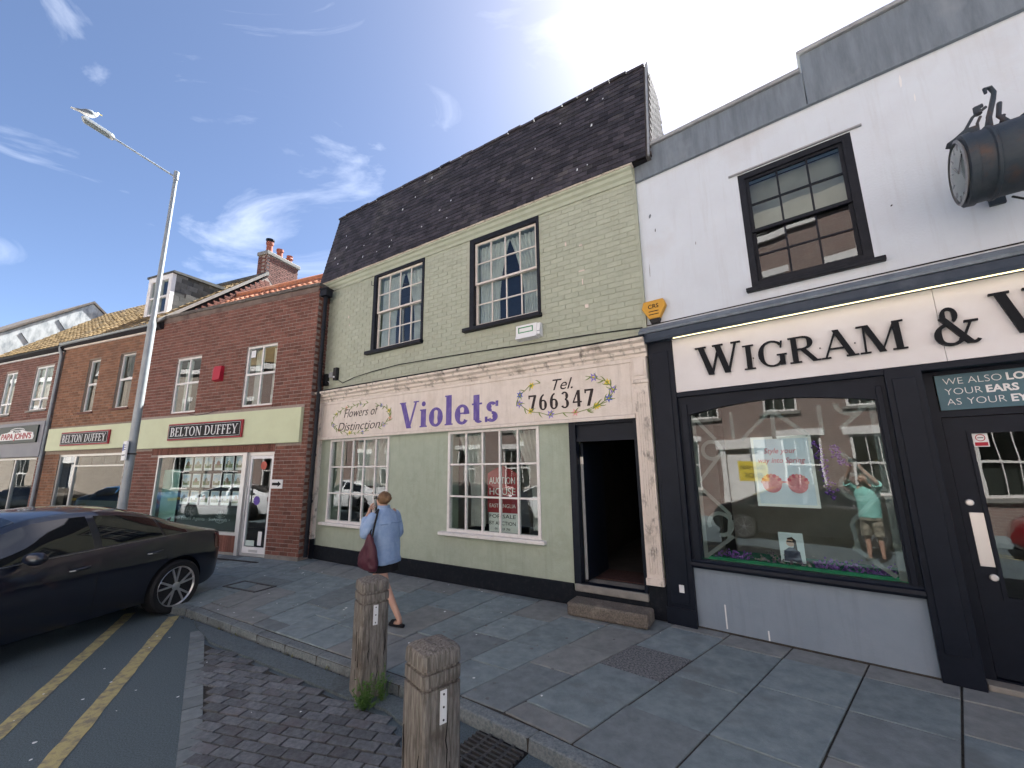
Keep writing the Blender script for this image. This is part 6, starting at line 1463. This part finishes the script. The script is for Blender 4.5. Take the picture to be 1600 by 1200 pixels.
for ax_, ay, az, pt in ((-.375, .078, 0, -.05), (.455, -.08, .012, .28)):
    sh_ = MB().loft([[(x, w_ * math.cos(t), .018 + .020 * math.sin(t)) for t in [2 * math.pi * j / 10 for j in range(10)]] for x, w_ in ((-.11, .025), (-.09, .036), (0, .04), (.08, .046), (.12, .035), (.135, .015))]).loft([[(x, .045 * math.cos(t), .03 + .045 * max(0, math.sin(t))) for t in [math.pi * j / 8 for j in range(9)]] for x in (.02, .085)], cap=False, closed=False).build('sandal', 'cloth_black', pw, smooth=True, angle=60)
    sh_.location = (ax_, ay, az); sh_.rotation_euler = (0, -pt, 0)
bg_ = thing('handbag', 'slouchy dark burgundy leather shoulder bag hanging at the walking person\'s side', 'bag', Frame(-1.745, 5.87, 148.1), -.045, .285, .003)
def bag_ring(z, w_, d_, sx=0): return [(sx + w_ * math.copysign(abs(math.cos(t)) ** .7, math.cos(t)), d_ * math.copysign(abs(math.sin(t)) ** .8, math.sin(t)) * (1 + .12 * math.sin(3 * t + z * 30)), z + .02 * math.cos(t)) for t in [2 * math.pi * j / 24 for j in range(24)]]
MB().loft([bag_ring(z, w_, d_, s_) for z, w_, d_, s_ in ((.665, .13, .03, .035), (.675, .165, .05, .03), (.75, .17, .062, .02), (.85, .145, .06, .01), (.95, .105, .045, 0), (1.03, .065, .03, -.005), (1.09, .03, .015, -.01))]).build('bag_body', 'bag_leather', bg_, smooth=True, angle=75)
crumple([c for c in bg_.children if c.name.startswith('bag_body')][0], .012, 12)
MB().tube([(-.035, 0, 1.05), (-.02, -.05, 1.22), (.01, -.115, 1.37), (.035, -.145, 1.385), (.06, -.13, 1.36), (.04, -.06, 1.22), (.02, 0, 1.05)], [.012, .012, .013, .014, .013, .012, .012], 8).build('strap', 'cable_black', bg_, smooth=True)

# the person taking the picture, seen in the shop glass
mat('shirt_mint', (.22, .55, .48), .85, (.28, .60, .53), 6); mat('camo', (.35, .31, .24), .9, (.12, .115, .09), 11, lo=.42, hi=.56)
pd = thing('person', 'person in mint shirt and patterned shorts holding a phone up, mirrored in the optician glass', 'person', Frame(-.14, -.42, 72), 0, 0, -.097)
V = [(0, 0, .95), (0, 0, 1.12), (.0, 0, 1.32), (0, 0, 1.47), (.02, 0, 1.54), (.04, 0, 1.60), (.045, 0, 1.68), (.04, 0, 1.74), (0, .09, .92), (.02, .11, .50), (0, .12, .10), (-.03, .12, .05), (.12, .13, .03), (0, -.09, .92), (.02, -.11, .50), (0, -.12, .10), (-.03, -.12, .05), (.12, -.13, .03),
     (0, .19, 1.44), (.20, .26, 1.60), (.33, .09, 1.88), (.36, .075, 1.96), (0, -.19, 1.44), (.20, -.26, 1.60), (.33, -.09, 1.88), (.36, -.075, 1.96), (.10, 0, 1.66)]
E_ = [(0, 1), (1, 2), (2, 3), (3, 4), (4, 5), (5, 6), (6, 7), (0, 8), (8, 9), (9, 10), (10, 11), (11, 12), (0, 13), (13, 14), (14, 15), (15, 16), (16, 17), (3, 18), (18, 19), (19, 20), (20, 21), (3, 22), (22, 23), (23, 24), (24, 25), (6, 26)]
RD = [(.14, .16), (.125, .15), (.135, .16), (.09, .1), .058, .075, (.098, .082), .06, .09, .06, .04, .038, .035, .09, .06, .04, .038, .035, .06, .046, .033, .03, .06, .046, .033, .03, .045]
skin_mesh('body', V, E_, RD, 'skin', pd, 2, 0)
sh_ = MB().loft([ring_e(0, 0, z, rx, ry, 20, 0, .015) for z, rx, ry in ((.90, .165, .20), (1.0, .16, .195), (1.2, .16, .20), (1.36, .15, .215), (1.44, .12, .20), (1.50, .085, .12), (1.54, .065, .07))])
for s_ in (-1, 1): sh_.tube([(0, s_ * .17, 1.44), (.10, s_ * .23, 1.52), (.16, s_ * .25, 1.57)], [.085, .085, .08], 12)
sh_.build('shirt', 'shirt_mint', pd, smooth=True, angle=70)
so = MB().loft([ring_e(0, 0, .98, .155, .185, 20), ring_e(0, 0, .84, .165, .20, 20)])
for s_ in (-1, 1): so.loft([ring_e(.0, s_ * .095, .90, .115, .105, 16), ring_e(.01, s_ * .105, .70, .11, .105, 16), ring_e(.02, s_ * .112, .50, .105, .10, 16)])
so.build('shorts', 'camo', pd, smooth=True, angle=70)
skin_mesh('hair', [(.02, 0, 1.70), (.03, 0, 1.77)], [(0, 1)], [(.095, .09), (.08, .075)], 'hair_brown', pd, 2, 0)
for s_ in (-1, 1): MB().loft([[(x, s_ * .125 + w_ * math.cos(t), .035 + .035 * math.sin(t)) for t in [2 * math.pi * j / 10 for j in range(10)]] for x, w_ in ((-.08, .03), (-.05, .04), (.06, .045), (.15, .04), (.18, .015))]).build('shoe', 'cloth_black', pd, smooth=True, angle=70)
ph = bx('phone', 'plastic_black', None, -.075, .075, -.012, -.004, -.036, .036, bevel=.003); ph.matrix_world = cam.matrix_world.copy() @ Matrix.Rotation(R(-90), 4, 'X') ; tag(ph, 'dark phone held up by the person mirrored in the optician glass', 'phone')
# ------------------------------------------------------------------ far side of the street, mirrored in the glass
FO = Frame(-2.75, -4.25, 147)
def brick_mat(name, c1, c2, mo):
    m = bpy.data.materials.new(name); m.use_nodes = True; t = m.node_tree; b = t.nodes['Principled BSDF']; b.inputs['Roughness'].default_value = .85
    tcn = t.nodes.new('ShaderNodeTexCoord'); sp = t.nodes.new('ShaderNodeSeparateXYZ'); cb_ = t.nodes.new('ShaderNodeCombineXYZ'); br = t.nodes.new('ShaderNodeTexBrick')
    t.links.new(tcn.outputs['Object'], sp.inputs[0]); t.links.new(sp.outputs['X'], cb_.inputs['X']); t.links.new(sp.outputs['Z'], cb_.inputs['Y']); t.links.new(cb_.outputs[0], br.inputs['Vector'])
    br.inputs['Color1'].default_value = c1 + (1,); br.inputs['Color2'].default_value = c2 + (1,); br.inputs['Mortar'].default_value = mo + (1,); br.inputs['Scale'].default_value = 1.0
    br.inputs['Brick Width'].default_value = .225; br.inputs['Row Height'].default_value = .075; br.inputs['Mortar Size'].default_value = .006
    t.links.new(br.outputs['Color'], b.inputs['Base Color']); MATS[name] = m
brick_mat('far_brick', (.25, .165, .135), (.19, .13, .11), (.34, .32, .30)); brick_mat('far_brick_buff', (.34, .29, .23), (.28, .23, .18), (.36, .33, .30))
fp = MB().slab([(p.x, p.y) for p in (FO.w(-26, -1.5), FO.w(-26, .2), FO.w(26, .2), FO.w(26, -1.5))], -.2, 0).build('far_pavement', 'slab'); tag(fp, kind='structure')
def terrace(x0, x1, label, bm_, h, ups, downs, roof_m, shop=None, third=None):
    t_ = thing('terraced_house', label, 'building', FO, x0, 0, 0); Wd = x1 - x0
    holes = [(a, a + 1.05, 3.6, 5.5) for a in ups] + [(a, a + 1.1, .95, 2.75) for a in downs]
    if third: holes += [(a, a + 1.05, third, third + 1.7) for a in ups]
    wall(MB(), 0, Wd, 0, h, 0, .3, holes).build('front_wall', bm_, t_)
    MB().box(0, Wd, .8, .9, 0, h).build('back_wall', 'interior', t_)
    MB().sidep([(-.15, h), (3.2, h + 2.6), (6.4, h), (6.4, 0), (.9, 0), (.9, h - .1)], 0, Wd).build('roof', roof_m, t_)
    bx('cornice', 'white_frame', t_, 0, Wd, -.12, -.001, h - .3, h - .05)
    for k, (a, b, c, d) in enumerate(holes):
        w = wall(MB(), a, b, c, d, .06, .14, [(a + .07, b - .07, c + .07, d - .07)]).build('window', 'white_frame', t_)
        bx('meeting_rail', 'white_frame', w, a + .07, b - .07, .07, .12, (c + d) / 2 - .03, (c + d) / 2 + .03)
        for q in (1, 2): bx('glazing_bar', 'white_frame', w, a + .07 + (b - a - .14) * q / 3 - .012, a + .07 + (b - a - .14) * q / 3 + .012, .08, .11, c + .07, d - .07)
        bx('pane', GLASS, w, a + .07, b - .07, .095, .1, c + .07, d - .07); bx('sill', 'concrete', w, a - .1, b + .1, -.08, .06, c - .1, c - .002); bx('lintel', 'white_frame', w, a - .12, b + .12, -.015, -.001, d + .002, d + .22)
    if shop:
        dr_ = bx('door', shop, t_, Wd / 2 - .5, Wd / 2 + .5, -.03, -.001, 0, 2.2); MB().box(Wd / 2 - .7, Wd / 2 - .52, -.1, -.001, 0, 2.4).box(Wd / 2 + .52, Wd / 2 + .7, -.1, -.001, 0, 2.4).box(Wd / 2 - .8, Wd / 2 + .8, -.16, -.001, 2.4, 2.75).build('door_case', 'white_frame', dr_)
    return t_
terrace(-22, -11, 'sunlit buff brick house farthest along the far side of the street', 'far_brick_buff', 8.0, (.8, 3.2, 6.0, 8.6), (.8, 3.2, 8.6), 'slate', 'navy_paint')
terrace(-10.9, -1.5, 'tall sunlit red brick house facing the optician across the street', 'far_brick', 10.9, (.7, 2.9, 5.3, 7.6), (.7, 2.2, 6.2, 7.7), 'moss_tile', 'white_frame', 7.0)
terrace(-1.4, 8.5, 'tall sunlit red brick house facing the green shop across the street', 'far_brick', 10.3, (.8, 3.1, 5.6, 8.0), (.8, 2.6, 6.4, 8.0), 'slate', 'white_frame', 6.7)
terrace(8.6, 22, 'sunlit brown brick house facing the estate agent across the street', 'far_brick', 7.4, (1, 3.6, 6.4, 9.2, 11.6), (1, 3.6, 9.2, 11.6), 'moss_tile', 'dark_green')
terrace(22.1, 40, 'sunlit brown brick house farthest left across the street', 'far_brick_buff', 7.4, (1, 3.6, 6.4, 9.2, 11.6, 14.5), (1, 3.6, 9.2, 11.6), 'slate', 'navy_paint')
paint('paint_white', (.72, .73, .74), 0.0); paint('paint_blue', (.03, .13, .30)); paint('paint_black', (.008, .008, .009)); paint('paint_red', (.20, .01, .015), 0.0)
def far_car(x, paint_, label, flip=False):
    p = FO.w(x, -2.55); return make_car(label, paint_, (p.x, p.y), math.degrees(FO.a) + (180 if flip else 0), group='cars parked across the street')
far_car(-5.8, 'paint_red', 'red car parked across the street behind the black one')
far_car(.0, 'paint_black', 'black car parked across the street, mirrored in the optician window')
far_car(5.6, 'paint_white', 'white car parked across the street, mirrored in the florist window')
far_car(11.0, 'paint_blue', 'blue car parked across the street, mirrored in the estate agent window')
far_car(16.4, 'paint_white', 'second white car parked across the street beyond the blue one')
far_car(22.0, 'paint_blue', 'second blue car parked far along across the street')
far_car(27.5, 'paint_black', 'second black car parked farthest along across the street')
ds = thing('road_sign', 'yellow temporary diversion sign on a pole across the street', 'sign', FO, 2.9, -1.25, 0)
MB().tube([(0, 0, 0), (0, 0, 2.4)], .03, 8).build('pole', 'galvanised', ds); bx('board', 'flower_yellow', ds, -.4, .4, -.06, -.035, 1.35, 1.95)
text('lettering', 'Diversion', .2, 'sign_black', ds, 0, -.064, 1.77, .002, 0, width=.66); text('lettering', 'ENDS', .2, 'sign_black', ds, 0, -.064, 1.52, .002, 0, width=.45)
